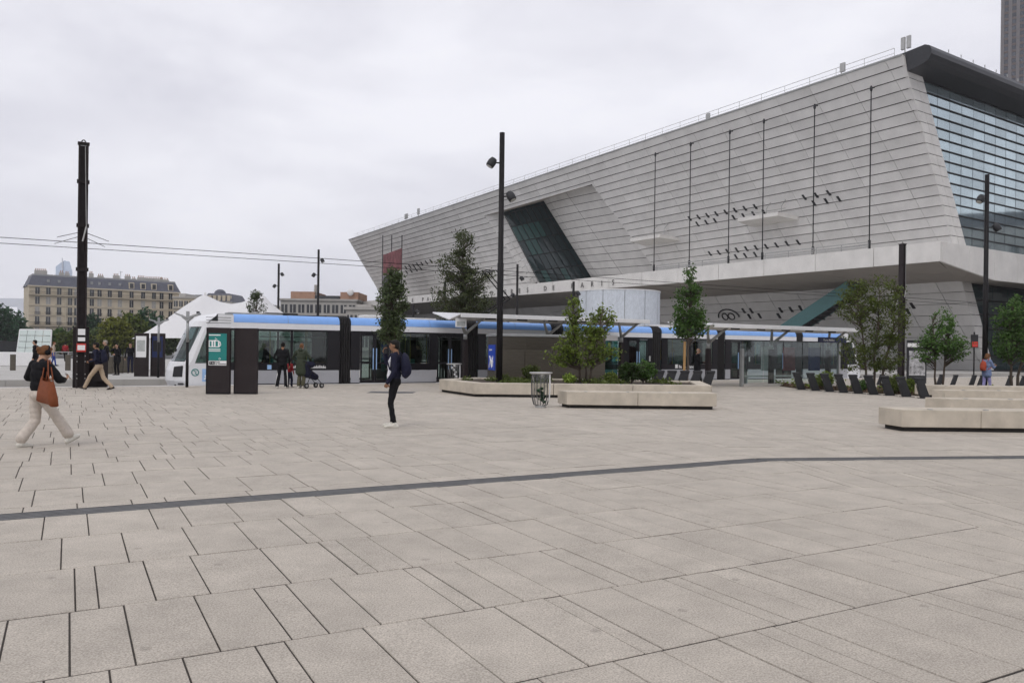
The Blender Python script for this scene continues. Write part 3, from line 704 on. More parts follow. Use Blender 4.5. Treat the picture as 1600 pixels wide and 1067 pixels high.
mods = [(2.0, 7.0, [(.45, 1.3, 'w'), (1.45, 2.9, 'w'), (3.0, 4.45, 'w')], 1), (7.5, 13.1, DW, 0), (13.7, 17.8, BW, 0), (18.5, 24.2, DW, 0), (24.85, 28.9, BW, 0), (29.5, 35.3, DW, 0), (35.9, 40.0, [(.5, 1.75, 'w'), (1.85, 3.1, 'w'), (3.2, 3.7, 'w')], 2)]
secs = [module(*m) for m in mods]
for (a, b, _, _), (c, d_, _, _) in zip(mods, mods[1:]):        # concertina bellows
    n = 10; ring = [(.10, .16), (.04, .3), (.04, 2.9), (.14, 3.1), (.3, 3.2), (TW-.3, 3.2), (TW-.14, 3.1), (TW-.04, 2.9), (TW-.04, .3), (TW-.1, .16)]
    P = []
    for i in range(n+1):
        x = b-.02+(c-b+.04)*i/n; k = .0 if i % 2 else .07
        P.append([(x, y+(k if y < TW/2 else -k), z-(k if z > 1.5 else 0)) for y, z in ring])
    MB().grid(P).build('bellows', 'rubber', tram)
    MB().box(b, c, .2, TW-.2, .3, .36).build('gangway', 'floor_dark', tram)
def cabend(sgn, xo):
    """sgn=+1 nose towards x=0"""
    X = lambda x: xo+sgn*x
    prof = [(.25, .14), (.02, .22), (-.08, .45), (-.05, .85), (.06, 1.14), (.10, 1.2), (.45, 2.0), (.72, 2.60), (.86, 2.82), (1.15, 3.06), (1.7, 3.16)]
    ys = [0, .05, .14, .3, .6, 1.0, 1.5, 1.9, 2.2, 2.36, 2.45, 2.5]
    def off(y, z): e = abs(y-1.25)/1.25; return .62*e**4*(1.0 if z < 2.7 else .8)
    body = MB(); 
    for i in range(len(prof)-1):
        body.cm = 1 if 5 <= i <= 6 else 0
        for j in range(len(ys)-1):
            pts = []
            for (ii, jj) in ((i, j), (i, j+1), (i+1, j+1), (i+1, j)):
                x, z = prof[ii]; y = ys[jj]; xx = min(x+off(y, z), 1.7); ysh = y
                if z > 2.7: ysh = y+(1.25-y)*(.0 if z < 2.83 else .08 if z < 3.1 else .17)
                pts.append((X(xx), ysh, z))
            mt = body.cm
            if mt == 1 and j < 2: body.cm = 0
            body.add(pts, [(0, 1, 2, 3)]); body.cm = mt
    c = body.build('cab_nose', ['tram_white', 'windscreen'], tram, True)
    for far in (False, True):
        y0, y1 = (TW-.045, TW-.005) if far else (.005, .045)
        s = MB()
        def poly(pts): s.solid([(X(x), y0, z) for x, z in pts], (0, y1-y0, 0))
        poly([(.64, .2), (1.7, .2), (1.7, 1.14), (.68, 1.14), (.57, .85), (.54, .45)]); poly([(.70, 1.14), (.84, 1.14), (1.34, 2.58), (1.22, 2.58)]); poly([(1.25, 2.58), (1.7, 2.58), (1.7, 2.83), (1.42, 2.83)])
        s.build('cab_side', 'tram_white', c)
        MB().solid([(X(.86), (y0+y1)/2, 1.15), (X(1.7), (y0+y1)/2, 1.15), (X(1.7), (y0+y1)/2, 2.57), (X(1.36), (y0+y1)/2, 2.57)], (0, .012, 0)).build('cab_window', 'pane_tram', c)
        MB().box(*sorted((X(1.7), X(2.35))), y0, y1, .2, .86).build('cab_panel', 'tram_white', c); MB().box(*sorted((X(1.7), X(2.3))), y0-.004, y1, 2.57, 3.1).build('roof_fairing', 'tram_white', c)
        hl = MB(); hy = [0.09, .34] if not far else [TW-.34, TW-.09]
        ha, hc_ = (hy[0], hy[1]) if not far else (hy[1], hy[0]); hl.solid([(X(.40), ha, .60), (X(.10), hc_, .60), (X(.15), hc_, 1.0), (X(.42), ha, 1.04)], (-sgn*.035, 0, 0)); hl.build('headlight', 'dark_metal', c)
    MB().box(*sorted((X(.25), X(1.7))), .08, TW-.08, .3, .36).build('cab_floor', 'floor_dark', c)
    MB().box(*sorted((X(.55), X(.9))), .4, TW-.4, .36, 1.2).build('driver_desk', 'floor_dark', c, bevel=.04)
    st = MB(); st.box(*sorted((X(1.35), X(1.8))), 1.0, 1.5, .7, .85); st.box(*sorted((X(1.75), X(1.87))), 1.0, 1.5, .85, 1.7); st.build('driver_seat', 'rubber', c, bevel=.04)
    MB().box(*sorted((X(1.95), X(1.98))), .1, TW-.1, .36, 2.55).build('cab_partition', 'floor_dark', c)
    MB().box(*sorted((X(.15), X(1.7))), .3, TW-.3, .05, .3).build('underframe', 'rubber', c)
    return c
cabA = cabend(1, .3); cabB = cabend(-1, 41.7)
for z in (2.75, 2.86, 2.97): MB().box(1.55, 2.5, -.004, .012, z, z+.018).build('fairing_groove', 'dark_metal', cabA)
# marks on the flank
def flank(name, body, x, z, size, ma, bold=0.): return text(name, body, size, ma, tram, basis((x, -.006, z), (1, 0, 0), (0, 0, 1), (0, -1, 0)), .003, bold=bold)
lg = MB(); lg.box(1.42, 1.92, -.012, -.002, .42, .92); lg.build('square_emblem', 'lightblue', tram, bevel=.03)
fig = MB(); fig.tube([(1.52, -.016, .62), (1.66, -.016, .72), (1.85, -.016, .71)], .028, 6); fig.tube([(1.5, -.016, .5), (1.66, -.016, .68), (1.84, -.016, .49)], .03, 6); fig.ell((1.67, -.016, .81), (.05, .006, .05), 10, 6); fig.build('runner_mark', 'print_white', tram)
rg = MB(); rg.tube([(1.16+.13*math.cos(t), .0, .78+.13*math.sin(t)) for t in [i*math.pi/10 for i in range(21)]], .018, 6, False); rg.tube([(1.10, .0, .86), (1.2, -.002, .80), (1.16, -.002, .74), (1.24, 0, .69)], .016, 5); rg.build('ring_emblem', 'print_teal', tram)
flank('lettering', 'îledeFrance', 4.75, .94, .17, 'print_white', .002); flank('lettering', 'mobilités', 5.75, .94, .18, 'print_white', .003)
flank('lettering', 'île', 26.05, .93, .24, 'print_white', .004); flank('lettering', 'de', 26.38, .93, .2, 'print_white'); flank('lettering', 'France', 26.62, .93, .24, 'print_white', .004)
MB().box(25.8, 25.98, -.01, -.002, .93, 1.13).build('square_emblem', 'print_white', tram)
MB().box(3.95, 4.12, -.008, -.001, .90, 1.08).build('square_emblem', 'lightblue', tram)
# pantograph
ps = 14.6; pt = MB()
hg = Vector((ps+1.35, 1.25, 4.35)); 
for y in (.85, 1.65): pt.tube([(ps-.3, y, 3.35), (hg.x, 1.25+(y-1.25)*.6, hg.z)], .035, 6); pt.tube([(hg.x, 1.25+(y-1.25)*.6, hg.z), (ps+.15, 1.25+(y-1.25)*.5, 5.6)], .028, 6)
for dx in (-.18, .18): pt.tube([(ps+.15+dx, .35, 5.52), (ps+.15+dx, .6, 5.68), (ps+.15+dx, 1.9, 5.68), (ps+.15+dx, 2.15, 5.52)], .025, 6)
pt.box(ps-.6, ps+.6, .6, 1.9, 3.3, 3.4); pt.tube([(ps-.03, 1.25, 5.62), (ps+.33, 1.25, 5.62)], .02, 6); pt.build('pantograph', 'black_metal', tram)
# overhead wires
for y, z, lab in ((1.27, 5.50, 'overhead contact wire above the track nearest the plaza'), (4.47, 5.62, 'overhead contact wire above the far track')):
    mb = MB(); pts = [trk(s, y+.12*math.sin(s*.2), z-.05*math.sin((s+30)*math.pi/38)**2) for s in range(-60, 76, 4)]; mb.tube(pts, .013, 5); mb.tube([p+Vector((0, 0, .0)) for p in pts], .013, 5)
    tag(mb.build('overhead_wire', 'black_metal'), lab, 'wire', 'overhead wires')
# big catenary masts
def mast(loc, h, label, signs=True):
    t = thing('catenary_mast', label, 'mast', loc, TROT, 'catenary masts')
    m = MB(); m.box(-.16, -.10, -.17, .17, 0, h); m.box(.10, .16, -.17, .17, 0, h); m.box(-.10, .10, -.02, .02, .0, h-.05); m.build('post', 'brown_metal', t, bevel=.008)
    MB().box(-.19, .19, -.2, .2, h, h+.05).build('cap', 'brown_metal', t)
    e = MB(); e.tube([(.03*math.cos(a)*2, 0, h+.09+.07*math.sin(a)) for a in [i*math.pi/5 for i in range(6)]], .02, 6); e.build('lifting_eye', 'brown_metal', t)
    for z in (h*.84, h*.66, h*.48): MB().box(-.20, .20, -.10, .10, z, z+.12).build('clamp', 'brown_metal', t)
    c = MB(); c.tube([(.05, -.19, h-.1), (.11, -.2, h*.66)], .012, 5); c.tube([(.11, -.2, h*.66), (.0, -.2, h*.60)], .03, 6); c.build('tension_cable', 'galv', t)
    b = MB(); b.tube([(0, 0, 5.62), (0, 1.3, 5.62), ], .02, 6); b.tube([(0, 0, 5.62), (-.8, 1.25, 5.50)], .012, 5); b.tube([(0, 0, 5.62), (.9, 1.25, 5.48)], .012, 5); b.tube([(0, 1.3, 5.62), (-.9, 4.4, 5.6)], .012, 5); b.tube([(0, 1.3, 5.62), (.9, 4.4, 5.6)], .012, 5); b.build('bracket', 'black_metal', t)
    if signs:
        for s in (-1, 1):
            MB().box(-.26, .26, .19 if s > 0 else -.30, .30 if s > 0 else -.19, .0 if s > 0 else .55, 2.2 if s > 0 else 2.1).build('cladding', 'brown_metal', t, bevel=.01) if s > 0 else None
        for z0, z1, ma in ((1.90, 2.12, 'print_white'), (1.68, 1.82, 'print_white')): MB().box(-.11, .12, -.19, -.175, z0, z1).build('notice', ma, t)
        MB().box(-.15, .15, -.19, -.175, 1.30, 1.60).build('notice', 'print_red', t); MB().box(-.12, .12, -.196, -.191, 1.36, 1.54).build('notice', 'print_white', t)
        for z in (.35, .5, .95, 1.15):
            for x in (-.13, .13):
                MB().cyl((x, -.19, z), (x, -.165, z), .02, n=6).build('bolt', 'galv', t)
    return t
mp_ = G(126, 606); m0 = mast((mp_.x, mp_.y, 0), 8.75, 'tall brown catenary mast with white notices at the left of the plaza')
cb = thing('track_cabinet', 'low dark brown steel cabinet around the foot of the tall mast', 'cabinet', (mp_.x, mp_.y+.55, 0), 0)
MB().box(-.42, -.22, -.12, .2, .22, 1.27).build('body', 'brown_metal', cb, bevel=.01); MB().box(.20, .55, -.12, .2, .22, 1.27).build('body', 'brown_metal', cb, bevel=.01); MB().box(-.42, .55, .2, .3, .0, 1.25).build('back', 'brown_metal', cb)
p = at(1408, 560, 55.); mast((p.x, p.y, 0), 9.1, 'brown catenary mast rising above trees at the right end of the tram', False)
# ================================================================== lamp posts
def spot(mb_parent, z, dirx, diry, s=1.):
    d = Vector((dirx, diry, 0)).normalized()
    MB().tube([(0, 0, z), d*.38*s+Vector((0, 0, z+.0))], .03*s, 6).build('lamp_arm', 'black_metal', mb_parent)
    c = d*.42*s+Vector((0, 0, z)); ax = (d*.55+Vector((0, 0, -.85))).normalized(); hb = MB()
    hb.tube([c-ax*.20*s, c-ax*.17*s, c-ax*.02*s, c+ax*.16*s, c+ax*.2*s], [.05*s, .13*s, .175*s, .165*s, .15*s], 14); h = hb.build('lamp_head', 'dark_metal', mb_parent, True)
    MB().tube([c+ax*.2*s, c+ax*.208*s], [.12*s, .12*s], 14).build('lens', 'lens', h)
def lamp(loc, h, label, heads, r=.1):
    t = thing('lamp_post', label, 'lamp post', loc, 0, 'lamp posts')
    MB().tube([(0, 0, 0), (0, 0, h*.5), (0, 0, h*.5+.02), (0, 0, h)], [r*1.1, r*1.1, r*.95, r*.9], 12).build('pole', 'black_metal', t, True)
    MB().tube([(0, 0, 0), (0, 0, .05)], [r*2, r*2], 12).build('base_plate', 'black_metal', t)
    for z, dx, dy in heads: spot(t, z, dx, dy, .88)
    return t
p = at(780.5, 545, 28.4); hL = 1.6+(545-208)/1250*28.4; lamp((p.x, p.y, 0), hL, 'tallest black lamp post with two spotlights, in front of the hall', [(hL-1.08, -1, -.35), (hL-2.27, 1, -.5)], .105)
p = at(1539, 545, 34); lamp((p.x, p.y, 0), 9.25, 'black lamp post with two spotlights at the right end of the hall', [(8.2, -1, -.4), (7.0, 1, -.4)], .1)
for px, top, dep, hd, lb in ((434, 412, 75, [(-1.0, 1, -.3), (-2.1, -1, -.2)], 'thin lamp post behind the white marquee, left one of a pair'), (496, 390, 66, [(-.9, 1, -.4), (-2.1, -1, -.2)], 'thin lamp post behind the tram, right one of a pair'), (807, 413, 62, [(-1.1, 1, -.4), (-2.4, -1, -.3)], 'thin lamp post standing before the dark recess of the hall'), (895, 440, 60, [(-.9, 1, -.3)], 'short lamp post beside the drum pavilion'), (694, 440, 58, [(-.8, -1, -.3)], 'lamp post rising behind the left end of the near shelter roof'), (645, 476, 70, [(-.6, 1, -.3)], 'lowest lamp post, under the lettering of the hall deck')):
    p = at(px, 545, dep); h = 1.6+(545+(px-800)*.0126-top)/1250*dep; lamp((p.x, p.y, 0), h, lb, [(h+a, b, c) for a, b, c in hd], .1 if dep < 70 else .11)
# ================================================================== stop furniture
def totem(px0, px1, label, face):
    a, b = G(px0, 615.5), G(px1, 615.5); wd = (b-a).length; t = thing('info_totem', label, 'totem', (a.x, a.y, 0), 0, 'information totems')
    MB().box(0, wd, 0, .16, 0, 2.17).build('body', 'brown_metal', t, bevel=.012); MB().box(0, .03, -.012, .17, 0, 2.17).build('edge_post', 'black_metal', t); MB().box(.02, wd-.02, -.01, .17, .0, .06).build('plinth', 'black_metal', t)
    if face:
        x0, x1 = .085, wd-.1
        MB().box(x0, x1, -.014, .0, 1.10, 1.98).build('poster', 'print_teal', t); MB().box(x0, x1, -.014, 0, .94, 1.09).build('name_plate', 'print_white', t)
        pm = MB(); pm.box(x0+.0, x1-.2, -.02, -.014, 1.91, 1.945); pm.box(x0, x1-.2, -.02, -.014, 1.45, 1.48); pm.box(x0, x1-.2, -.02, -.014, 1.395, 1.42)
        pm.box(x0, x0+.03, -.02, -.014, 1.55, 1.72); pm.box(x0, x1-.27, -.02, -.014, 1.725, 1.76); pm.box(x0, x1-.25, -.02, -.014, 1.53, 1.56)
        pm.tube([(x1-.28, -.017, 1.742), (x1-.21, -.017, 1.70), (x1-.19, -.017, 1.6), (x1-.25, -.017, 1.545)], .017, 6)
        for x in (x0+.09, x0+.17, x0+.30): pm.box(x, x+.05, -.02, -.014, 1.56, 1.725)
        pm.tube([(x0+.2, -.017, 1.83), (x0+.27, -.017, 1.80), (x0+.19, -.017, 1.76)], .011, 5); pm.build('tram_pictogram', 'print_white', t)
        dm = MB(); dm.tube([(x0+.36+.035*math.cos(q), -.017, 1.16+.035*math.sin(q)) for q in [i*math.pi/2 for i in range(5)]], .008, 4, False); dm.build('arrow_mark', 'print_white', t)
        MB().box(x0+.02, x0+.2, -.018, -.014, .96, 1.07).build('line_badge', 'print_black', t); text('lettering', 'T 3b', .075, 'print_white', t, basis((x0+.035, -.02, .99), (1, 0, 0), (0, 0, 1), (0, -1, 0)), .002)
        for i, s in enumerate(('Porte', 'de Vincennes')): text('lettering', s, .068, 'print_black', t, basis((x0+.215, -.02, 1.03-i*.06), (1, 0, 0), (0, 0, 1), (0, -1, 0)), .002, bold=.001)
totem(321.5, 360, 'dark totem with green tram poster near the tram nose', True); totem(365, 402.5, 'blank dark totem right of the green poster totem', False)
def wing_post(loc, h, label, rz):
    t = thing('platform_lamp', label, 'lamp', loc, rz, 'winged platform lamps')
    MB().tube([(0, 0, 0), (0, 0, h*.62)], .055, 10).build('lower_post', 'black_metal', t, True); MB().tube([(0, 0, h*.62), (0, 0, h-.1)], .05, 10).build('upper_post', 'grey_metal', t, True)
    wg = MB(); 
    for s in (-1, 1): wg.solid([(0, -.12, h-.14), (s*.42, -.14, h+.02), (s*.44, .14, h+.02), (0, .12, h-.14)], (0, 0, .06)); wg.solid([(0, -.1, h-.26), (s*.2, -.1, h-.09), (s*.2, .1, h-.09), (0, .1, h-.26)], (0, 0, .1))
    wg.build('wing_reflector', 'grey_metal', t); MB().box(-.05, .05, -.05, .05, h-.1, h+.14).build('lamp_box', 'grey_metal', t); MB().box(.32, .42, -.05, .05, h+.02, h+.14).build('camera_box', 'dark_metal', t)
p = G(292, 605); wing_post((p.x, p.y, 0), 2.72, 'winged platform lamp on a black post before the tram nose', .15)
p = G(247, 590); wing_post((p.x, p.y, 0), 2.75, 'winged platform lamp on the far platform beside the map panels', .3)
def panel(px0, px1, y, label, ma):
    a, b = G(px0, y), G(px1, y); wd = (b-a).length; t = thing('map_panel', label, 'info panel', (a.x, a.y, 0), 0, 'far platform info panels')
    MB().box(0, wd, 0, .14, 0, 2.15).build('body', 'brown_metal', t, bevel=.01); MB().box(.09, wd-.08, -.012, 0, .95, 2.0).build('map_sheet', ma, t); MB().box(.14, wd-.14, -.016, -.012, 1.25, 1.8).build('map_print', 'print_grey' if ma != 'print_darkblue' else 'print_black', t)
panel(209, 232.5, 588, 'pale map panel on the far platform', 'print_white'); panel(234.5, 258, 588, 'dark blue timetable panel next to the pale map panel', 'print_darkblue')
for i, (px, y) in enumerate(((20, 578.5), (106, 578.5), (171, 584), (180, 583), (189, 582.5), (198, 582), (206, 581.5))):
    p = G(px, y); b = MB(); b.box(-.15, .15, -.04, .04, 0, .93); b = b.build('bollard', 'steel', None, bevel=.01); b.location = (p.x, p.y, -.01)
    tag(b, ['flat grey bollard at the far left edge of the far platform', 'flat grey bollard just left of the tall brown mast'][i] if i < 2 else f'flat grey bollard in the close row behind the map panels, {[0,0,"first","second","third","fourth","fifth"][i]} from the left', 'bollard', 'flat steel bollards')
# ---- shelters
def shelter(s0, off, length, h, label, sign):
    o = s0; t = thing('tram_shelter', label, 'shelter', o, TROT, 'tram stop shelters')
    # butterfly roof: near wing rises to the front, far wing rises away
    near = [(-.0, -1.25, h+.04), (length, -1.25, h+.04), (length, -.1, h-.16), (0, -.1, h-.16)]; far = [(0, -.1, h-.16), (length, -.1, h-.16), (length-.1, 1.9, h+.20), (.1, 1.9, h+.20)]
    MB().solid(near, (0, 0, .05)).build('near_roof_wing', 'white_paint', t); MB().solid(far, (0, 0, .05)).build('far_roof_wing', 'tram_white', t)
    MB().box(0, length, -1.31, -1.25, h-.08, h+.10).build('front_fascia', 'white_paint', t, bevel=.01)
    n = max(2, round(length/4.6))
    for i in range(n+1):
        x = .8+(length-1.6)*i/n
        MB().box(x-.09, x+.09, -.2, .0, 0, h-1.0).build('post', 'brown_metal', t)
        y = MB(); y.tube([(x, -.1, h-1.0), (x, -.1, h-.72)], .09, 8); y.tube([(x, -.1, h-.75), (x-.62, -.7, h-.02)], [.075, .05], 8); y.tube([(x, -.1, h-.75), (x+.62, -.7, h-.02)], [.075, .05], 8); y.build('forked_bracket', 'grey_metal', t, True)
    for i in range(int(length/1.6)):
        x = .8+i*1.6
        if x+1.5 > length: break
        MB().tube([(x+.5, -1.0, h-.1), (x+1.0, -1.0, h-.1)], .035, 6).build('roof_light', 'dark_metal', t)
    return t
p = at(715, 545, 33.9); L1 = 10.1; sh1 = shelter(Vector((p.x, p.y, 0))+TV*1.0, 0, L1, 2.98, 'long white shelter roof on forked posts behind the planter, nearer one', 0)
for i in range(3): MB().box(L1-4.4+i*1.15, L1-3.28+i*1.15, -.06, -.045, .25, 2.05).build('glass_screen', 'pane_tealish', sh1)
MB().box(L1-4.4, L1-1.0, -.08, -.03, 2.06, 2.3).build('name_strip', 'print_white', sh1); text('lettering', 'T 3b   Porte de Vincennes', .17, 'print_black', sh1, basis((L1-4.0, -.09, 2.12), (1, 0, 0), (0, 0, 1), (0, -1, 0)), .003, bold=.002)
MB().box(-.05, .45, -.9, -.86, h_ if False else 2.5, 2.88).build('hanging_sign', 'print_white', sh1); MB().box(-.0, .4, -.905, -.9, 2.54, 2.74).build('sign_print', 'print_grey', sh1)
p = at(1108, 545, 35.0); L2 = 9.6; sh2 = shelter(Vector((p.x, p.y, 0))+TV*1.0, 0, L2, 2.72, 'white shelter roof on forked posts over glass screens, farther right one', 0)
for i in range(5): MB().box(2.6+i*1.3, 3.84+i*1.3, -.5, -.488, .18, 2.1).build('glass_screen', 'pane_clear', sh2)
MB().box(2.5, 9.1, -.62, -.36, 0, .12).build('screen_plinth', 'conc_grey', sh2)
MB().box(2.42, 2.56, -.56, -.42, 0, 1.75).build('end_post', 'grey_metal', sh2); MB().box(9.05, 9.15, -.56, -.42, 0, 2.1).build('end_post', 'grey_metal', sh2)
MB().box(7.6, 9.6, -.54, -.46, 2.12, 2.36).build('name_strip', 'print_darkblue', sh2); text('lettering', 'Porte Maillot', .15, 'print_white', sh2, basis((7.9, -.55, 2.18), (1, 0, 0), (0, 0, 1), (0, -1, 0)), .003, bold=.002)
for x, ma in ((4.6, 'print_grey'), (6.1, 'banner_red'), (7.9, 'print_darkblue')):
    b = MB(); b.box(x, x+.75, .25, .35, .7, 1.85); b.build('poster_case', ma, sh2)
bn = MB(); bn.box(3.2, 7.2, .0, .4, .42, .48); 
for x in (3.4, 5.2, 7.0): bn.box(x, x+.06, .1, .3, .0, .42)
bn.build('shelter_seat', 'grey_metal', sh2)
# ---- steel kiosk behind the planter
p = at(776, 545, 31.0); kx = thing('steel_kiosk', 'brushed steel service kiosk with blue poster behind the planter', 'kiosk', (p.x, p.y, 0), TROT-.25)
KLn, KH = 4.5, 2.18
MB().box(0, KLn, 0, 1.5, 0, KH-.1).build('body', 'steel', kx); MB().box(-.06, KLn+.06, -.06, 1.56, KH-.1, KH).build('roof', 'grey_metal', kx, bevel=.015)
for i in range(4):
    MB().box(i*KLn/4+.02, (i+1)*KLn/4-.02, -.025, 0, .1, 1.55).build('wall_panel', 'steel', kx, bevel=.008)
    for j in range(6): MB().box(i*KLn/4+.06, (i+1)*KLn/4-.06, -.03, 0, 1.62+j*.07, 1.655+j*.07).build('louvre', 'steel', kx)
MB().box(-.03, -.002, .18, 1.25, .75, 1.75).build('poster', 'print_blue', kx)
pm = MB(); pm.tube([(-.04, 1.05, .85), (-.04, .8, 1.15), (-.04, .45, 1.05)], .03, 5); pm.tube([(-.04, .95, 1.3), (-.04, .75, 1.1), (-.04, .6, .85)], .028, 5); pm.tube([(-.04, .55, 1.25), (-.04, .5, .95)], .03, 5); pm.build('poster_figure', 'print_white', kx)
text('lettering', 'T3b', .32, 'print_white', kx, basis((-.035, .42, .82), (0, 0, 1), (0, 1, 0), (-1, 0, 0)), .002); text('lettering', 'bienvenue', .12, 'print_white', kx, basis((-.035, 1.1, 1.52), (0, -1, 0), (0, 0, 1), (-1, 0, 0)), .002)
# ---- stone planter and benches
def stone(name, label, cat, poly, h, blocks, grp, rec=.09):
    """poly world xy ccw; bench blocks above a recessed dark base"""
    cx = sum(p[0] for p in poly)/len(poly); cy = sum(p[1] for p in poly)/len(poly); t = thing(name, label, cat, (cx, cy, 0), 0, grp)
    pl_ = [(x-cx, y-cy) for x, y in poly]
    def ins(d):
        o = []; n = len(pl_)
        for i in range(n):
            a, b, c = Vector(pl_[i-1]), Vector(pl_[i]), Vector(pl_[(i+1) % n]); e1 = (b-a).normalized(); e2 = (c-b).normalized(); n1 = Vector((-e1.y, e1.x)); n2 = Vector((-e2.y, e2.x)); m = (n1+n2)/max(.3, 1+n1.dot(n2)); o.append(tuple(b+m*d))
        return o
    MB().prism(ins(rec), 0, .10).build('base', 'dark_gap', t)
    if blocks == 0: return t, pl_, ins
    xs = [p[0] for p in pl_]; x0, x1 = min(xs), max(xs); n = blocks
    for i in range(n):
        a, b = x0+(x1-x0)*i/n+(.004 if i else -.1), x0+(x1-x0)*(i+1)/n-(.004 if i < n-1 else -.1)
        q = clip(clip(pl_, 1, 0, -a), -1, 0, b)
        MB().prism(q, .09, h).build('stone_block', 'bench_stone', t, bevel=.012)
    k = x0+.7
    while k < x1-.4:
        yf = min(p[1] for p in pl_); MB().box(k, k+.07, yf+.02, yf+.12, h-.002, h+.016).build('skate_stop', 'galv', t); k += 1.15
    return t, pl_, ins
def bench(px0, px1, yb, dep, label, blocks=2, cham=.25, x1=None):
    a, b = G(px0, yb), G(px1, yb); xr = b.x if x1 is None else x1
    return stone('stone_bench', label, 'bench', [(a.x, a.y), (xr, a.y), (xr, a.y+dep), (a.x-cham, a.y+dep)], .45, blocks, 'pale stone benches')
bench(886, 1110, 637.5, .75, 'pale stone bench in front of the planter beside the wire bin', 2, .22)
bench(1409, 1600, 674, .8, 'nearest pale stone bench at the right edge', 3, .12, 13.2)
bench(1474, 1600, 622, .9, 'farthest pale stone bench behind the row at the right edge', 3, .6, 21.8)
bench(1476, 1587, 631.5, .6, 'short pale stone bench between two longer ones at the right edge', 1, .1)
p = G(1485, 650); bench(1485, 1600, 650.5, .7, 'second nearest pale stone bench at the right edge', 2, .3, 15.6)
A, B, C = G(686, 612), G(740, 620), G(1090, 618.5); C = Vector((C.x, B.y+.2, 0))
poly = [(B.x, B.y), (C.x, C.y), (C.x+.6, 30.8), (A.x+1.2, 31.6), (A.x, A.y)]
t, pl_, ins = stone('planter', 'long low pale stone planter with angled left end, bush and shrubs inside', 'planter', poly, .46, 0, None)
inn = ins(.45); n = len(pl_)
for i in range(n):
    a, b, c, d = pl_[i], pl_[(i+1) % n], inn[(i+1) % n], inn[i]; m = 3 if i in (0, 2) else 1
    for j in range(m):
        l2 = lambda u, v, f: (u[0]+(v[0]-u[0])*f, u[1]+(v[1]-u[1])*f)
        f0, f1 = j/m+(.001 if j else 0), (j+1)/m-.001
        MB().prism([l2(a, b, f0), l2(a, b, f1), l2(d, c, f1), l2(d, c, f0)], .09, .46).build('stone_block', 'bench_stone', t, bevel=.012)
MB().prism(inn, .1, .40).build('soil', 'soil', t)
for k in range(5): MB().box(pl_[0][0]+.8+k*1.35, pl_[0][0]+.87+k*1.35, pl_[0][1]+.04+k*.03, pl_[0][1]+.14+k*.03, .458, .476).build('skate_stop', 'galv', t)
PLT = t
# ---- wire litter bins
def bin_(loc, label, bag):
    t = thing('litter_bin', label, 'bin', loc, .3, 'wire litter bins')
    m = MB()
    for i in range(16):
        a = 2*math.pi*i/16; c, s = math.cos(a), math.sin(a); m.tube([(c*.25, s*.25, .93), (c*.26, s*.26, .6), (c*.25, s*.25, .3), (c*.19, s*.19, .08), (c*.08, s*.08, .04)], .009, 5)
    m.build('wire_basket', 'drain_metal', t); r = MB(); r.tube([(.26*math.cos(a), .26*math.sin(a), .93) for a in [i*math.pi/12 for i in range(25)]], .02, 6, False); r.tube([(.3*math.cos(a), .3*math.sin(a), .95) for a in [i*math.pi/12 for i in range(25)]], .022, 6, False); r.build('rim', 'galv', t, True)
    MB().tube([(0, 0, 0), (0, 0, .05)], .15, 12).build('foot', 'galv', t)
    b = MB(); rq = random.Random(4); P = []
    for k, (z, r_) in enumerate(((.95, .29), (.9, .24), (.7, .2), (.5, .16), (.32, .11), (.2, .05))):
        P.append([((r_+rq.uniform(-.03, .02))*math.cos(-.2+3.3*j/14), (r_+rq.uniform(-.03, .02))*math.sin(-.2+3.3*j/14), z) for j in range(15)])
    b.grid(P).build('bin_bag', 'bag_film', t, True)
    tr = MB()
    for k in range(9): tr.ell((rq.uniform(-.1, .1), rq.uniform(-.1, .1), .16+.045*k*bag), (.06, .06, .045), 8, 5)
    tr.build('litter', ['print_white', 'cloth_tan', 'leaf_deep'][0] if bag > 1 else 'leaf_deep', t, True)
    ap = MB(); ap.grid([[(.262*math.cos(a)*s_, .262*math.sin(a)*s_, z) for a in (-.9, -.6, -.3, 0)] for z, s_ in ((.93, 1.02), (.6, 1.04), (.3, 1.0), (.18, .9))]); ap.build('notice_band', 'print_white', t, True)
p = G(844.5, 636.5); bin_((p.x, p.y, 0), 'wire litter bin with clear bag standing before the long planter', 1)
p = at(710, 545, 33.0); bin_((p.x, p.y, 0), 'wire litter bin filled with rubbish near the shelter left of the kiosk', 2)
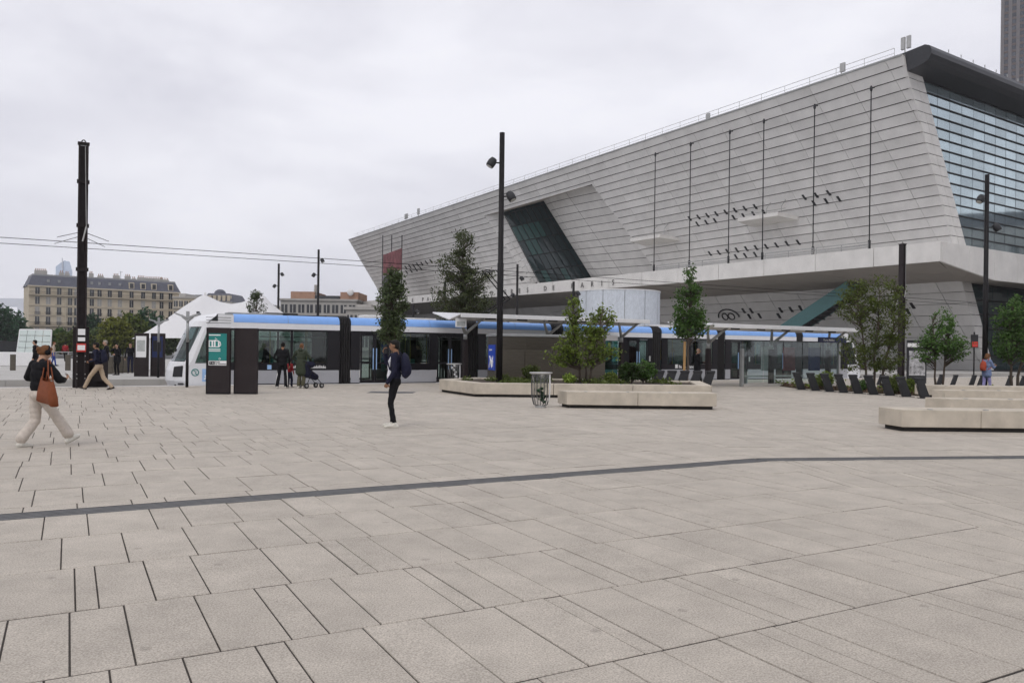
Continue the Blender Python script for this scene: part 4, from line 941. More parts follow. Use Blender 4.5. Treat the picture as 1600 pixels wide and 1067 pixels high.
# ---- bicycle docks
def dock_mesh():
    b = MB(); pr = [(-.14, 0), (.14, 0), (.16, .10), (.135, .62), (.10, .68), (-.09, .68), (-.13, .60)]
    n = len(pr); vs = []
    for y in (-.07, .07):
        for x, z in pr: vs.append((x+z*.36, y, z))
    b.add(vs, [tuple(range(n)), tuple(range(2*n-1, n-1, -1))]+[(i, n+i, n+(i+1) % n, (i+1) % n) for i in range(n)]); return b
dk0 = None
def dock(loc, flip, lab, sc=1.):
    global dk0
    t = thing('bike_dock', lab, 'bike dock', loc, math.pi if flip else 0, 'bicycle docking posts'); t.scale = (sc, sc, sc)
    if dk0 is None:
        dk0 = []
        o = fixn(dock_mesh().build('post', 'dark_metal', t, bevel=.012)); dk0.append(o)
        b = MB(); b.box(.08, .37, -.09, .09, .62, .70); o2 = b.build('head', 'dark_metal', t, bevel=.02); dk0.append(o2)
        b = MB(); b.box(.0, .03, -.03, .03, .3, .5); b.add([], []); b2 = MB(); b2.solid([(.02+.36*.3+.11, -.03, .3), (.02+.36*.3+.11, .03, .3), (.02+.36*.5+.11, .03, .5), (.02+.36*.5+.11, -.03, .5)], (.015, 0, 0)); dk0.append(b2.build('lock_slot', 'grey_metal', t))
        b = MB(); b.box(-.2, .2, -.14, .14, -.0, .02); dk0.append(b.build('foot_plate', 'dark_metal', t))
    else:
        for o in dk0: cp(o, t)
ords = ['first', 'second', 'third', 'fourth', 'fifth', 'sixth', 'seventh', 'eighth', 'ninth']
for i, px in enumerate((1001, 1020, 1039, 1059, 1079, 1099)):
    p = G(px, 612); dock((p.x, p.y, 0), False, f'dark bike dock leaning right beside the planter, {ords[i]} from the left', 1.2)
for i, (px, y) in enumerate(((1253, 609), (1275, 610.5), (1297, 612), (1319, 613.5), (1342, 615), (1366, 616.5), (1391, 618), (1417, 620), (1446, 622.5))):
    p = G(px, y); dock((p.x, p.y, 0), True, f'dark bike dock leaning left along the planted bed, {ords[i]} from the left', 1.08)
for i, px in enumerate((1373, 1466, 1488, 1517, 1530, 1574, 1595)):
    p = G(px, 601+i*.4); dock((p.x, p.y, 0), False, f'dark bike dock in the rear row behind the planted bed, {ords[i]} from the left', .78)

p = at(1522, 545, 46); sg = thing('street_sign', 'small black and red sign on a post before the lower hall glazing', 'sign', (p.x, p.y, 0))
MB().tube([(0, 0, 0), (0, 0, 2.9)], .04, 8).build('post', 'black_metal', sg); MB().box(-.2, .2, -.06, 0, 2.0, 2.75).build('panel', 'print_black', sg); MB().box(-.15, .17, -.07, -.06, 2.05, 2.35).build('print', 'print_red', sg)
p = at(1418, 545, 41); sg = thing('advertising_panel', 'black and white advertising panel behind the airy tree', 'advert panel', (p.x, p.y, 0), -.1)
MB().box(0, .95, 0, .14, .1, 2.3).build('case', 'dark_metal', sg, bevel=.02); MB().box(.08, .87, -.012, 0, .5, 1.75).build('poster', 'poster_mix', sg); MB().box(.0, .9, -.012, 0, 1.95, 2.15).build('header', 'print_white', sg); MB().box(.3, .6, .02, .12, 0, .12).build('foot', 'dark_metal', sg)
# ================================================================== trees and plants
def leaf_mesh(pts, size, rq, up=.3, aspect=.6):
    n = len(pts); g = np.random.default_rng(rq)
    P = np.array(pts); a = g.normal(size=(n, 3)); a /= np.linalg.norm(a, axis=1)[:, None]
    b = g.normal(size=(n, 3)); b[:, 2] *= .6; b -= a*np.sum(a*b, 1)[:, None]; b /= np.linalg.norm(b, axis=1)[:, None]
    s = size*g.uniform(.6, 1.35, (n, 1)); nrm = np.cross(a, b)
    V = np.stack([P-a*s, P+b*s*aspect+nrm*s*.18, P+a*s, P-b*s*aspect+nrm*s*.18], 1).reshape(-1, 3)
    return V
def foliage(name, pts, size, ma, parent, seed, aspect=.6, kind=None):
    V = leaf_mesh(pts, size, seed, aspect=aspect); n = len(pts)
    me = bpy.data.meshes.new(name); me.vertices.add(4*n); me.loops.add(4*n); me.polygons.add(n)
    me.vertices.foreach_set('co', V.ravel()); me.loops.foreach_set('vertex_index', np.arange(4*n, dtype=np.int32)); me.polygons.foreach_set('loop_start', np.arange(0, 4*n, 4, dtype=np.int32))
    me.materials.append(M[ma]); me.update(calc_edges=True); me.validate(); return link(name, me, parent, kind=kind)
def tree(name, label, cat, loc, blobs, nclump, nleaf, leaf, ma, seed, stems=((0, 0),), tr=.06, fork=.35, bark='bark', clump=.22, group=None, ztop=None, lean=(0, 0), aspect=.6, twig=.012, scale_by=1.):
    """blobs: (x,y,z,rx,ry,rz,weight). Twigs lead from stems to clump centres, leaves scatter round the outer twig"""
    rq = random.Random(seed); t = thing(name, label, cat, loc, 0, group)
    cl = []; ws = [b[6] if len(b) > 6 else b[3]*b[4]*b[5] for b in blobs]
    for _ in range(nclump):
        x, y, z, rx, ry, rz = rq.choices(blobs, ws)[0][:6]
        while True:
            v = Vector((rq.uniform(-1, 1), rq.uniform(-1, 1), rq.uniform(-1, 1)))
            if .25 < v.length < 1: break
        v = v.normalized()*(v.length**.45)*rq.uniform(.8, 1.06); cl.append(Vector((x+v.x*rx, y+v.y*ry, z+v.z*rz)))
    zt_ = ztop or max(c.z for c in cl); mb = MB(); pts = []
    tops = []
    for sx, sy in stems:
        top = Vector((sx*3.2+lean[0], sy*3.2+lean[1], zt_*.9)); P = [Vector((sx, sy, 0)).lerp(top, f)+Vector((rq.uniform(-1, 1), rq.uniform(-1, 1), 0))*tr*.9*(1 if 0 < f < 1 else 0) for f in (0, .2, .4, .6, .8, 1)]
        P[0] = Vector((sx, sy, -.05)); k = len(stems)**.5; mb.tube(P, [tr*1.25/k, tr/k, tr*.8/k, tr*.58/k, tr*.35/k, tr*.1/k], 8); tops.append(P)
    for c in cl:
        P = min(tops, key=lambda P: (P[3]-c).length); zb = max(fork*zt_*.75, c.z-(.5+rq.random()*.5)*max(.3, (Vector((c.x, c.y))-Vector((P[2].x, P[2].y))).length)); zb = min(zb, zt_*.86)
        f = min(.98, max(0, zb/(zt_*.9))); i = min(4, int(f*5)); s = P[i].lerp(P[i+1], f*5-i)
        mid = s.lerp(c, .5)+Vector((rq.uniform(-.1, .1), rq.uniform(-.1, .1), rq.uniform(-.02, .16)))*clump*2
        mb.tube([s, mid, c], [twig*1.5, twig, twig*.35], 4, False)
        for _ in range(int(nleaf*rq.uniform(.5, 1.5))):
            u = rq.random()**.6; b = mid.lerp(c, u); pts.append(b+Vector((rq.gauss(0, clump*.5), rq.gauss(0, clump*.5), rq.gauss(0, clump*.42))))
    mb.build('trunk', bark, t, True); foliage('crown', [tuple(p) for p in pts], leaf, ma, t, seed, aspect); return t
def onray(px, dep, z=0.): p = at(px, 545, dep); return Vector((p.x, p.y, z))
p = G(612, 613)
tree('oval_tree', 'dense dark oval young tree behind the man on the phone', 'tree', (p.x, p.y, 0), [(0, 0, 3.15, .62, .62, 1.25), (.05, 0, 4.0, .36, .36, .6), (-.05, 0, 2.3, .55, .55, .55)], 250, 22, .052, 'leaf_dark', 11, tr=.05, clump=.13, lean=(.03, 0))
MB().prism([(p.x-.8, p.y-.5), (p.x+.8, p.y-.5), (p.x+.8, p.y+.5), (p.x-.8, p.y+.5)], -.02, .006).build('tree_pit', 'drain_metal', pl)
p = onray(722, 46); tree('pine_tree', 'tall open pine with tufted branches behind the tram', 'tree', p, [(0, 0, 7.7, .6, .6, .9, .5), (-.5, 0, 6.3, 1.4, 1.3, .9, 1.4), (.8, 0, 5.6, 1.3, 1.2, .8, 1.3), (-.6, 0, 4.6, 1.7, 1.5, .8, 1.5), (.9, 0, 4.2, 1.6, 1.4, .8, 1.5), (0, 0, 3.4, 1.7, 1.4, .6, 1.0)], 260, 34, .10, 'leaf_pine', 12, tr=.14, fork=.3, bark='bark', clump=.26, aspect=.3, twig=.018)
p = onray(722, 47.5); tree('green_bush', 'bright green bush at the foot of the pine behind the tram', 'bush', p+Vector((.3, 0, 0)), [(0, 0, 3.0, .8, .8, .9), (-1.4, .3, 2.7, .6, .6, .6), (1.8, .3, 2.6, .7, .6, .6)], 90, 40, .07, 'leaf_mid', 13, tr=.05, clump=.25)
p = onray(912, 28.9, .4); tree('multi_stem_tree', 'light green multi-stem tree growing in the long planter', 'tree', p, [(-.1, 0, 1.3, 1.05, .8, .8), (.1, 0, 2.0, .8, .7, .6), (-.4, 0, 2.65, .4, .35, .5, .12), (.85, 0, 2.4, .4, .3, .5, .12), (1.05, 0, 1.3, .5, .45, .5, .15), (-.9, 0, 1.0, .5, .5, .4, .15)], 230, 17, .062, 'leaf_bright', 14, stems=((-.12, 0), (.1, .05), (.22, -.05)), tr=.06, fork=.2, clump=.16)
p = onray(1073, 34); tree('stake_tree', 'slender upright tree tied to a wooden stake near the bike docks', 'tree', p, [(.1, 0, 3.5, .78, .7, 1.1), (.15, 0, 4.8, .34, .3, .8), (.1, 0, 2.7, .95, .7, .5)], 210, 20, .065, 'leaf_mid', 15, tr=.05, clump=.17, lean=(.15, 0))
tag(MB().tube([(p.x-.12, p.y-.08, 0), (p.x-.10, p.y-.08, 2.0)], .055, 8).build('tree_stake', 'stake_wood'), 'round tan wooden stake beside the slender tree trunk', 'stake')
p = onray(1362, 33.5); tree('airy_tree', 'tall airy multi-stem tree behind the left-leaning bike docks', 'tree', p, [(.3, 0, 4.1, 1.1, 1, .8, .8), (.5, 0, 2.9, 1.15, 1, 1.0, 1.5), (-.7, 0, 3.7, 1.0, .9, .8, .7), (.6, 0, 1.6, .8, .8, .9, .8), (-.9, 0, 4.3, .5, .5, .4, .12), (-.85, 0, 1.7, .6, .6, .9, .45)], 290, 24, .054, 'leaf_olive', 16, stems=((-.2, 0), (.15, .1), (.3, -.1)), tr=.085, fork=.25, clump=.2)
p = onray(1468, 34); tree('spreading_tree', 'low spreading tree between the airy tree and the lamp post', 'tree', p, [(0, 0, 2.3, 1.0, .9, .6, 1), (-.5, 0, 1.8, .7, .7, .5, .6), (.7, 0, 1.9, .6, .6, .5, .6), (.1, 0, 3.0, .5, .5, .5, .35)], 170, 18, .06, 'leaf_mid', 17, stems=((-.1, 0), (.15, .05)), tr=.06, fork=.3, clump=.18)
p = onray(1582, 33.5); tree('leafy_tree', 'leafy green tree cut by the right edge', 'tree', p, [(.2, 0, 3.2, 1.0, .9, .9, 1.2), (0, 0, 2.1, 1.0, .9, .7, 1.2), (.9, 0, 2.6, 1.0, .9, 1.1, 1.2)], 280, 22, .06, 'leaf_mid', 18, stems=((0, 0), (.3, .1)), tr=.08, fork=.25, clump=.18)
p = onray(400, 47); tree('thin_sapling', 'thin bare-looking sapling in front of the white marquee', 'tree', p, [(0, 0, 3.9, .75, .6, .8), (0, 0, 4.6, .35, .3, .5, .2)], 60, 14, .06, 'leaf_dark', 19, tr=.05, clump=.16)
sh = [(830, 29.6, .42, .55, 'grassy round shrub at the left inside the planter', 'leaf_olive'), (985, 28.6, .42, .72, 'round shrub right of the multi-stem tree in the planter', 'leaf_mid'), (1008, 29.0, .42, .78, 'rightmost round shrub in the planter', 'leaf_mid'), (955, 28.4, .42, .35, 'small low plant in the middle of the planter', 'leaf_olive'), (890, 28.2, .42, .28, 'low ground cover at the foot of the multi-stem tree', 'leaf_bright'), (790, 28.8, .42, .2, 'tiny weed beside the tall lamp post in the planter', 'leaf_olive'),
      (1290, 34.6, 0, .75, 'low shrub behind the first left-leaning bike docks', 'leaf_olive'), (1345, 33., 0, .5, 'low shrub at the foot of the airy tree', 'leaf_mid'), (1400, 31.6, 0, .75, 'reedy plant behind the last left-leaning bike docks', 'leaf_olive'), (1425, 32.2, 0, .6, 'low plant right of the reedy plant in the planted bed', 'leaf_bright'), (640, 50, 0, 2.4, 'dark bush behind the tram under the hall deck', 'leaf_dark')]
for i, (px, dep, z, h, lab, ma) in enumerate(sh):
    k = h if h < 2 else 1.6; tree('shrub', lab, 'shrub', onray(px, dep, z), [(0, 0, h*.62, k*.62, k*.55, h*.42)], int(60+40*h), 22, .035+.01*h, ma, 30+i, stems=((-.05, 0), (.05, .03)), tr=.02, fork=.1, clump=.10*max(1, h), group='shrubs')
# planted bed with mulch and ground cover behind the docks
b0, b1 = G(1245, 607), G(1456, 620); bed = MB().prism([(b0.x, b0.y+.25), (b1.x, b1.y+.25), (b1.x+6, b1.y+3), (b1.x+6, b1.y+6.5), (b0.x, b0.y+3.2)], -.02, .03).build('planted_bed', 'soil', pl)
g = np.random.default_rng(3); pts = []
while len(pts) < 5200:
    u, v = g.random(), g.random(); x = b0.x+(b1.x+5-b0.x)*u; yb = b0.y+.3+(b1.y-b0.y)*min(1, (x-b0.x)/(b1.x-b0.x)); pts.append((x, yb+v*3.0, .04+abs(g.normal())*.05))
gc = foliage('leaf_litter', pts, .06, 'mulch', None, 4); gc['kind'] = 'stuff'; gc['label'] = 'brown leaf litter and mulch between the bike docks'; gc['category'] = 'mulch'
pts = [(x, y, .06+abs(g.normal())*.10) for x, y, z in pts[:2600] if math.sin(x*1.7)+math.cos(y*2.3+x) > .2]
gc = foliage('ground_cover', pts, .07, 'leaf_bright', None, 5); gc['kind'] = 'stuff'; gc['label'] = 'green ground cover in the planted bed behind the bike docks'; gc['category'] = 'plants'
pts = []
cx, cy = PLT.location.x, PLT.location.y
while len(pts) < 2600:
    x, y = g.uniform(-1.8, 5.8), g.uniform(27.0, 30.2)
    if math.sin(x*2.1+1)+math.cos(y*1.9) > .1: pts.append((x, y, .42+abs(g.normal())*.06))
gc = foliage('planter_ground_cover', pts, .055, 'leaf_olive', None, 6); gc['kind'] = 'stuff'; gc['label'] = 'low green ground cover inside the stone planter'; gc['category'] = 'plants'
# ---- far trees, left
far = [(140, 500, 150, 7.5, 5.2, 'leaf_deep', 'round dark tree before the pale apartment block, just right of the mast'), (231, 498, 140, 8.5, 6.4, 'leaf_deep', 'wide dark green tree before the right part of the apartment block'), (180, 515, 105, 5.2, 4.6, 'leaf_yellow', 'yellow-green bushy tree behind the standing pedestrians'), (205, 508, 115, 6.6, 4.8, 'leaf_olive', 'olive tree right of the yellow-green tree'), (118, 520, 110, 3.6, 5.0, 'leaf_olive', 'low olive hedge tree behind the mast'), (95, 522, 120, 3.8, 4.5, 'leaf_mid', 'low green tree behind the woman with headphones'), (150, 522, 112, 3.8, 4.6, 'leaf_dark', 'low dark tree right behind the mast'), (8, 505, 170, 9.5, 9, 'leaf_deep', 'big dark tree at the left edge'), (-18, 495, 150, 10, 9, 'leaf_deep', 'big dark tree cut by the left edge'), (24, 520, 190, 7.0, 8, 'leaf_deep', 'lower dark tree beside the big one at the left edge'), (256, 520, 118, 4.2, 4.6, 'leaf_dark', 'dark low tree behind the tram nose')]
for i, (px, _, dep, h, wd, ma, lab) in enumerate(far):
    p = onray(px, dep); tree('park_tree', lab, 'tree', p, [(0, 0, h*.62, wd*.5, wd*.5, h*.36, 2), (-wd*.2, 0, h*.5, wd*.4, wd*.4, h*.3, 1), (wd*.22, 0, h*.48, wd*.38, wd*.4, h*.3, 1), (0, 0, h*.25, wd*.42, wd*.42, h*.22, .8)], 260, 16, .17+dep*.0007, ma, 60+i, tr=.16, fork=.3, clump=.45, group='trees beyond the far platform', twig=.03)
# ================================================================== background buildings
bl, br = at(44, 545, 226), at(279, 545, 250); ang = math.atan2(br.y-bl.y, br.x-bl.x); WL = math.hypot(br.x-bl.x, br.y-bl.y)
hb = thing('apartment_block', 'long pale limestone apartment block with dark mansard roof, far left', 'building', (bl.x, bl.y, 0), ang)
EZ = 17.9
MB().box(0, WL, 0, 14, 0, EZ).build('wall', 'limestone', hb)
def hx(px): # column position from the photograph, along the facade
    d = ray(px, 500); n = Vector((-math.sin(ang), math.cos(ang), 0)); k = (bl-CAM).dot(n)/d.dot(n); q = CAM+d*k; return (q-bl).dot(Vector((math.cos(ang), math.sin(ang), 0)))
rf = MB(); rf.add([(-.3, -.3, EZ), (WL+.3, -.3, EZ), (WL+.3, 14.3, EZ), (-.3, 14.3, EZ), (.9, 1.3, EZ+2.9), (WL-.9, 1.3, EZ+2.9), (WL-.9, 12.7, EZ+2.9), (.9, 12.7, EZ+2.9)], [(0, 1, 5, 4), (1, 2, 6, 5), (2, 3, 7, 6), (3, 0, 4, 7), (4, 5, 6, 7)])
rf = rf.build('roof', 'slate', hb); MB().box(.9, WL-.9, 1.3, 12.7, EZ+2.9, EZ+3.35).build('zinc_top', 'zinc', rf)
MB().box(-.35, WL+.35, -.45, .0, EZ-.35, EZ).build('cornice', 'limestone_trim', hb)
for z, d in ((15.35, .75), (6.6, .85), (12.4, .18), (9.6, .15)): MB().box(-.2, WL+.2, -d, 0, z-.2, z).build('ledge', 'limestone_trim', hb)
for z, d in ((15.35, .72), (6.6, .8)):
    r = MB(); r.box(0, WL, -d, -d+.04, z+.85, z+.92); r.box(0, WL, -d, -d+.03, z+.08, z+.12)
    k = 0
    while k < WL: r.box(k, k+.05, -d, -d+.03, z, z+.9); k += .28
    r.build('balcony_railing', 'iron', hb)
cols = [58, 75, 92, 109, 119, 143, 155, 171, 187, 205, 223, 240, 252, 266]; wp = None; rq = random.Random(9)
for ci, c in enumerate(cols):
    x = hx(c)
    for ri, (z, h) in enumerate(((16.45, 1.9), (13.7, 2.1), (10.8, 2.2), (8.0, 2.3), (5.0, 2.2), (2.2, 2.2))):
        wn = MB().box(x-.75, x+.75, -.06, .05, z-h/2-.1, z+h/2+.15).build('window', 'limestone_trim', hb)
        MB().box(x-.55, x+.55, -.09, -.05, z-h/2, z+h/2).build('pane', 'curtain' if rq.random() < .18 else 'win_dark', wn)
        MB().box(x-.03, x+.03, -.12, -.085, z-h/2, z+h/2).build('frame', 'win_frame', wn)
        if ri in (2, 3): 
            r = MB(); r.box(x-.75, x+.75, -.42, -.38, z-h/2+.75, z-h/2+.82); 
            for k in range(9): r.box(x-.75+k*.18, x-.71+k*.18, -.42, -.38, z-h/2, z-h/2+.8)
            r.build('balconet', 'iron', wn)
for c in (205, 223, 240, 266): x = hx(c); d = MB(); d.box(x-.75, x+.75, -.1, 1.6, EZ+.4, EZ+2.3); d = d.build('dormer', 'limestone_trim', rf); MB().box(x-.5, x+.5, -.14, -.09, EZ+.55, EZ+2.0).build('pane', 'win_dark', rf)
for c in (75, 92, 143, 155, 171, 187): x = hx(c); MB().box(x-.35, x+.35, .25, .6, EZ+1.1, EZ+1.9).build('skylight', 'zinc', rf)
for i, (c, w_, h) in enumerate(((66, 3.2, 2.6), (99, 1.2, 2.3), (108, 1.2, 2.1), (146, 1.2, 2.7), (161, 1.6, 1.9), (186, 1.8, 2.4), (204, 1.6, 2.4), (214, 1.2, 1.6), (226, 2.4, 2.2), (238, 2.4, 2.0), (251, 3., 2.1), (262, 2.6, 1.8))):
    x = hx(c); ch = MB().box(x-w_/2, x+w_/2, 4.5, 5.5, EZ+2.6, EZ+2.6+h*.8).build('chimney', 'conc_grey', rf)
    for k in range(int(w_/.5)): MB().cyl((x-w_/2+.3+k*.5, 5, EZ+2.6+h*.8), (x-w_/2+.3+k*.5, 5, EZ+2.6+h*.8+.6), .12, n=6).build('chimney_pot', 'brick', rf)
an = MB(); x = hx(193); an.tube([(x, 5, EZ+3), (x, 5, EZ+6)], .05, 5); an.tube([(x-.6, 5, EZ+5.6), (x+.6, 5, EZ+5.6)], .04, 5); an.build('aerial', 'iron', rf)
MB().box(hx(101), hx(101)+.3, -.25, 0, 0, EZ).build('downpipe', 'limestone_trim', hb); MB().box(hx(132), hx(132)+.35, -.3, 0, 0, EZ).build('downpipe', 'limestone_trim', hb)
def block(px0, px1, ytop, dep, label, ma, roofs, nw, nf, turn=0., name='office_building', depth=14):
    a, b = at(px0, 545, dep), at(px1, 545, dep); W = b.x-a.x; hz = 545+((px0+px1)/2-800)*.0126; H = 1.6+(hz-ytop)/1250*dep; t = thing(name, label, 'building', (a.x, a.y, 0), turn)
    MB().box(0, W, 0, depth, 0, H).build('wall', ma, t); MB().box(-.3, W+.3, -.3, depth, H, H+.4).build('parapet', 'conc_grey', t)
    for f in range(nf):
        z = H-(f+1)*3.1+.6
        if z < .5: break
        for i in range(nw):
            x = W*(i+.5)/nw; w2 = W/nw*.36; wn = MB().box(x-w2, x+w2, -.08, .05, z, z+1.7).build('window', 'win_dark', t); MB().box(x-.05, x+.05, -.12, -.07, z, z+1.7).build('frame', 'win_frame', wn)
        MB().box(-.1, W+.1, -.5, .0, z-.55, z-.35).build('ledge', 'conc_grey', t)
    for (x0, x1, h, mm) in roofs: MB().box(W*x0, W*x1, 2, depth-2, H+.3, H+.3+h).build('roof_block', mm, t)
    return t
t = block(437, 556, 470, 165, 'low concrete building with two brick rooftop blocks behind the tram', 'conc_grey', [(.1, .42, 1.7, 'brick'), (.42, .75, .9, 'win_dark'), (.76, 1.0, 1.7, 'brick')], 9, 4)
dsh = MB(); x = .9*((at(556, 545, 165)-at(437, 545, 165)).x); dsh.ell((x, 1.5, 12.9), (.7, .25, .7), 12, 8); dsh.build('satellite_dish', 'white_paint', t, True); MB().cyl((.46*x, 3, 12), (.46*x, 3, 14.5), .3, n=8).build('flue', 'conc_grey', t)
block(540, 600, 484, 120, 'grey concrete wall block at the left tip of the hall deck', 'conc_grey', [(.2, .6, .6, 'conc_grey')], 5, 2)
t = block(316, 360, 474, 215, 'smaller mansard apartment house peeking above the white marquee', 'limestone', [], 6, 4, name='apartment_house'); W = (at(360, 545, 215)-at(316, 545, 215)).x; H = 1.6+(539-474)/1250*215
r = MB(); r.add([(-.3, -.3, H+.4), (W+.3, -.3, H+.4), (W+.3, 13, H+.4), (-.3, 13, H+.4), (1, 1.2, H+2.8), (W-1, 1.2, H+2.8), (W-1, 12, H+2.8), (1, 12, H+2.8)], [(0, 1, 5, 4), (1, 2, 6, 5), (2, 3, 7, 6), (3, 0, 4, 7), (4, 5, 6, 7)]); rf2 = r.build('roof', 'slate', t)
MB().ell((W*.42, 4, H+2.8), (1.6, 1.6, 1.3), 12, 8).build('dome', 'slate', rf2)
for i in range(6): MB().box(W*(i+.5)/6-.4, W*(i+.5)/6+.4, -.15, 1.2, H+.7, H+2.2).build('dormer', 'limestone_trim', rf2)
block(270, 318, 466, 235, 'pale apartment house right of the long block, half hidden by the marquee', 'limestone_trim', [(.1, .3, 1.2, 'conc_grey'), (.6, .8, .9, 'zinc')], 6, 5, name='apartment_house')
block(372, 440, 480, 260, 'pale distant apartment block behind the marquee peaks', 'limestone_trim', [(.3, .7, .8, 'zinc')], 9, 4, name='apartment_house')
# arch and tower of the business district, far beyond
p0, p1 = at(-42, 545, 2600), at(40, 545, 2600); W = p1.x-p0.x; Ht = 1.6+(535-466)/1250*2600
ar = thing('monumental_arch', 'pale hollow cube arch on the far left horizon', 'arch', (p0.x, p0.y, 0)); th = W*.17
MB().box(0, th, 0, 110, 0, Ht).build('pier', 'pale_arch', ar); MB().box(W-th, W, 0, 110, 0, Ht).build('pier', 'pale_arch', ar); MB().box(th, W-th, 0, 110, Ht-th*.8, Ht).build('lintel', 'pale_arch', ar)
p0 = at(85.5, 545, 2300); W = 17/1250*2300; Ht = 1.6+(536-403)/1250*2300
tw2 = thing('glass_skyscraper', 'pale blue distant glass skyscraper with crane above the apartment block', 'tower', (p0.x, p0.y, 0))
MB().solid([(0, 0, 0), (W, 0, 0), (W, 0, Ht*.86), (W*.75, 0, Ht*.97), (0, 0, Ht*.90)], (0, 30, 0)).build('shaft', 'tower_glass', tw2)
for i in range(7): MB().box(-.3, W+.3, -.6, 0, Ht*(.45+.06*i), Ht*(.45+.06*i)+1.2).build('floor_band', 'pale_arch', tw2)
MB().box(W*.62, W*.62+2.2, -4, -2, Ht*.55, Ht*1.0).build('crane_mast', 'pale_arch', tw2)
p0 = at(-60, 545, 1500)
ln = MB(); rq = random.Random(2)
for i in range(3, 10):
    p = at(-120+i*95, 545, 900+rq.uniform(-60, 60)); t = thing('distant_building', f'distant low building on the horizon, {["","","","first","second","third","fourth","fifth","sixth","seventh"][i]} from the left', 'building', (p.x, p.y, 0), rq.uniform(-.2, .2), 'distant horizon buildings')
    h = rq.uniform(9, 17); MB().box(-32, 32, 0, 20, 0, h).build('wall', rq.choice(['limestone_trim', 'conc_grey', 'limestone']), t)
    for k in range(9): MB().box(-30+k*6.8, -26+k*6.8, -.2, 0, 2, h-1.5).build('window_strip', 'win_dark', t)
# glazed station entrance with low pale parapet
q0 = at(24, 560, 58); ge = thing('glass_entrance', 'slanted pale glass station entrance with low white parapet, far left', 'entrance', (q0.x, q0.y, 0), 0)
wE = 2.45; zt2 = 1.6+(535.5-515)/1250*58
for i in range(4):
    for j in range(5):
        f0, f1, g0, g1_ = i/4+.008, (i+1)/4-.008, j/5+.01, (j+1)/5-.01
        def gpt(f, g_): return Vector((wE*f*(1-.06*g_)-.0+.07*g_, .4*g_, .35+(zt2-.35)*g_))
        MB().solid([gpt(f0, g0), gpt(f1, g0), gpt(f1, g1_), gpt(f0, g1_)], (0, -.03, .02)).build('glass_panel', 'entrance_glass', ge)
fr = MB()
for f in (0, 1): fr.tube([gpt(f, 0)-Vector((0, 0, .35)), gpt(f, 1)], .05, 6)
fr.tube([gpt(0, 1), gpt(1, 1)], .05, 6); fr.build('frame', 'white_paint', ge)
MB().box(-4.5, 4.2, -3.0, -2.8, 0, .95).build('parapet', 'white_paint', ge, bevel=.02); MB().box(-4.5, 0.0, 1.2, 1.5, 0, 1.7).build('back_rail', 'dark_metal', ge)
rail = MB(); rail.tube([(2.6, -.5, .95), (5.5, 2.5, .95)], .03, 6); 
for k in range(4): rail.tube([(2.6+k*.95, -.5+k, 0), (2.6+k*.95, -.5+k, .95)], .025, 6)
rail.build('handrail', 'galv', ge)
# white marquee with two peaks
mq = thing('marquee', 'white two-peaked tensile marquee behind the tram nose', 'marquee', (0, 0, 0)); D = 52.
def mz(px, py): return at(px, py, D)
xs = np.linspace(254, 462, 45); ysn = np.linspace(-1, 1, 17); P = []
prf = [(232, 530), (254, 512), (268, 496), (290, 478), (312, 463), (320, 460.5), (328, 464), (345, 472), (362, 475), (380, 472), (394, 464), (403, 457.5), (412, 461), (425, 475), (440, 487), (455, 497), (462, 501)]
for v in ysn:
    row = []
    for x in xs:
        y = np.interp(x, [a for a, _ in prf], [b for _, b in prf]); p = mz(x, y); base = 1.9; e = abs(v)**1.35
        row.append(Vector((p.x, p.y+4.2*v, base+(p.z-base)*(1-e*.97))))
    P.append(row)
MB().grid(P).build('canopy', 'tent', mq, True)
for px, py in ((320.5, 460), (403.5, 457)): a = mz(px, py); MB().cyl((a.x, a.y, 0), (a.x, a.y, a.z+.12), .06, n=8).build('mast', 'white_paint', mq)
for px in (258, 460, 290, 350, 420):
    a = mz(px, 520); MB().cyl((a.x, a.y-4.1, 0), (a.x, a.y-4.1, 1.95), .05, n=6).build('side_post', 'white_paint', mq)
MB().grid([[mz(x, 520)+Vector((0, -3.9, 0)) if False else Vector((mz(x, 520).x, D-4.0, z)) for x in np.linspace(264, 300, 8)] for z in (0.1, 1.0, 1.95)]).build('side_curtain', 'tent', mq, True)

# street front to the right of the frame: seen only mirrored in the hall's glazed end
for i, (x, y, hh, ma) in enumerate(((102, 38, 25, 'limestone'), (102, 74, 22, 'conc_grey'), (104, 110, 26, 'limestone_trim'))):
    t = thing('apartment_house', ['limestone house mirrored lowest in the glazed hall end', 'grey concrete house mirrored in the glazed hall end', 'pale trimmed house mirrored in the glazed hall end', 'limestone house mirrored farthest along the glazed hall end'][i], 'building', (x, y, 0), 0)
    MB().box(0, 14, 0, 34, 0, hh).build('wall', ma, t); MB().box(1, 13, .5, 33.5, hh, hh+2.5).build('roof', 'slate', t)
    for k in range(8):
        for f in range(int(hh/3.2)): MB().box(-.1, 0, 1.5+k*4.1, 3.1+k*4.1, 1.2+f*3.2, 3.2+f*3.2).build('window', 'win_dark', t)
for i in range(5):
    tree('street_tree', f'street tree right of the frame mirrored in the glazed hall end, {["first", "second", "third", "fourth", "fifth"][i]} from the camera', 'tree', Vector((92+i*.8, 44+i*17, 0)), [(0, 0, 7, 4, 4, 3.5), (1, 1, 5, 3, 3, 2.5)], 160, 16, .4, 'leaf_deep', 90+i, tr=.2, clump=.8, group='street trees right of the frame', twig=.04)
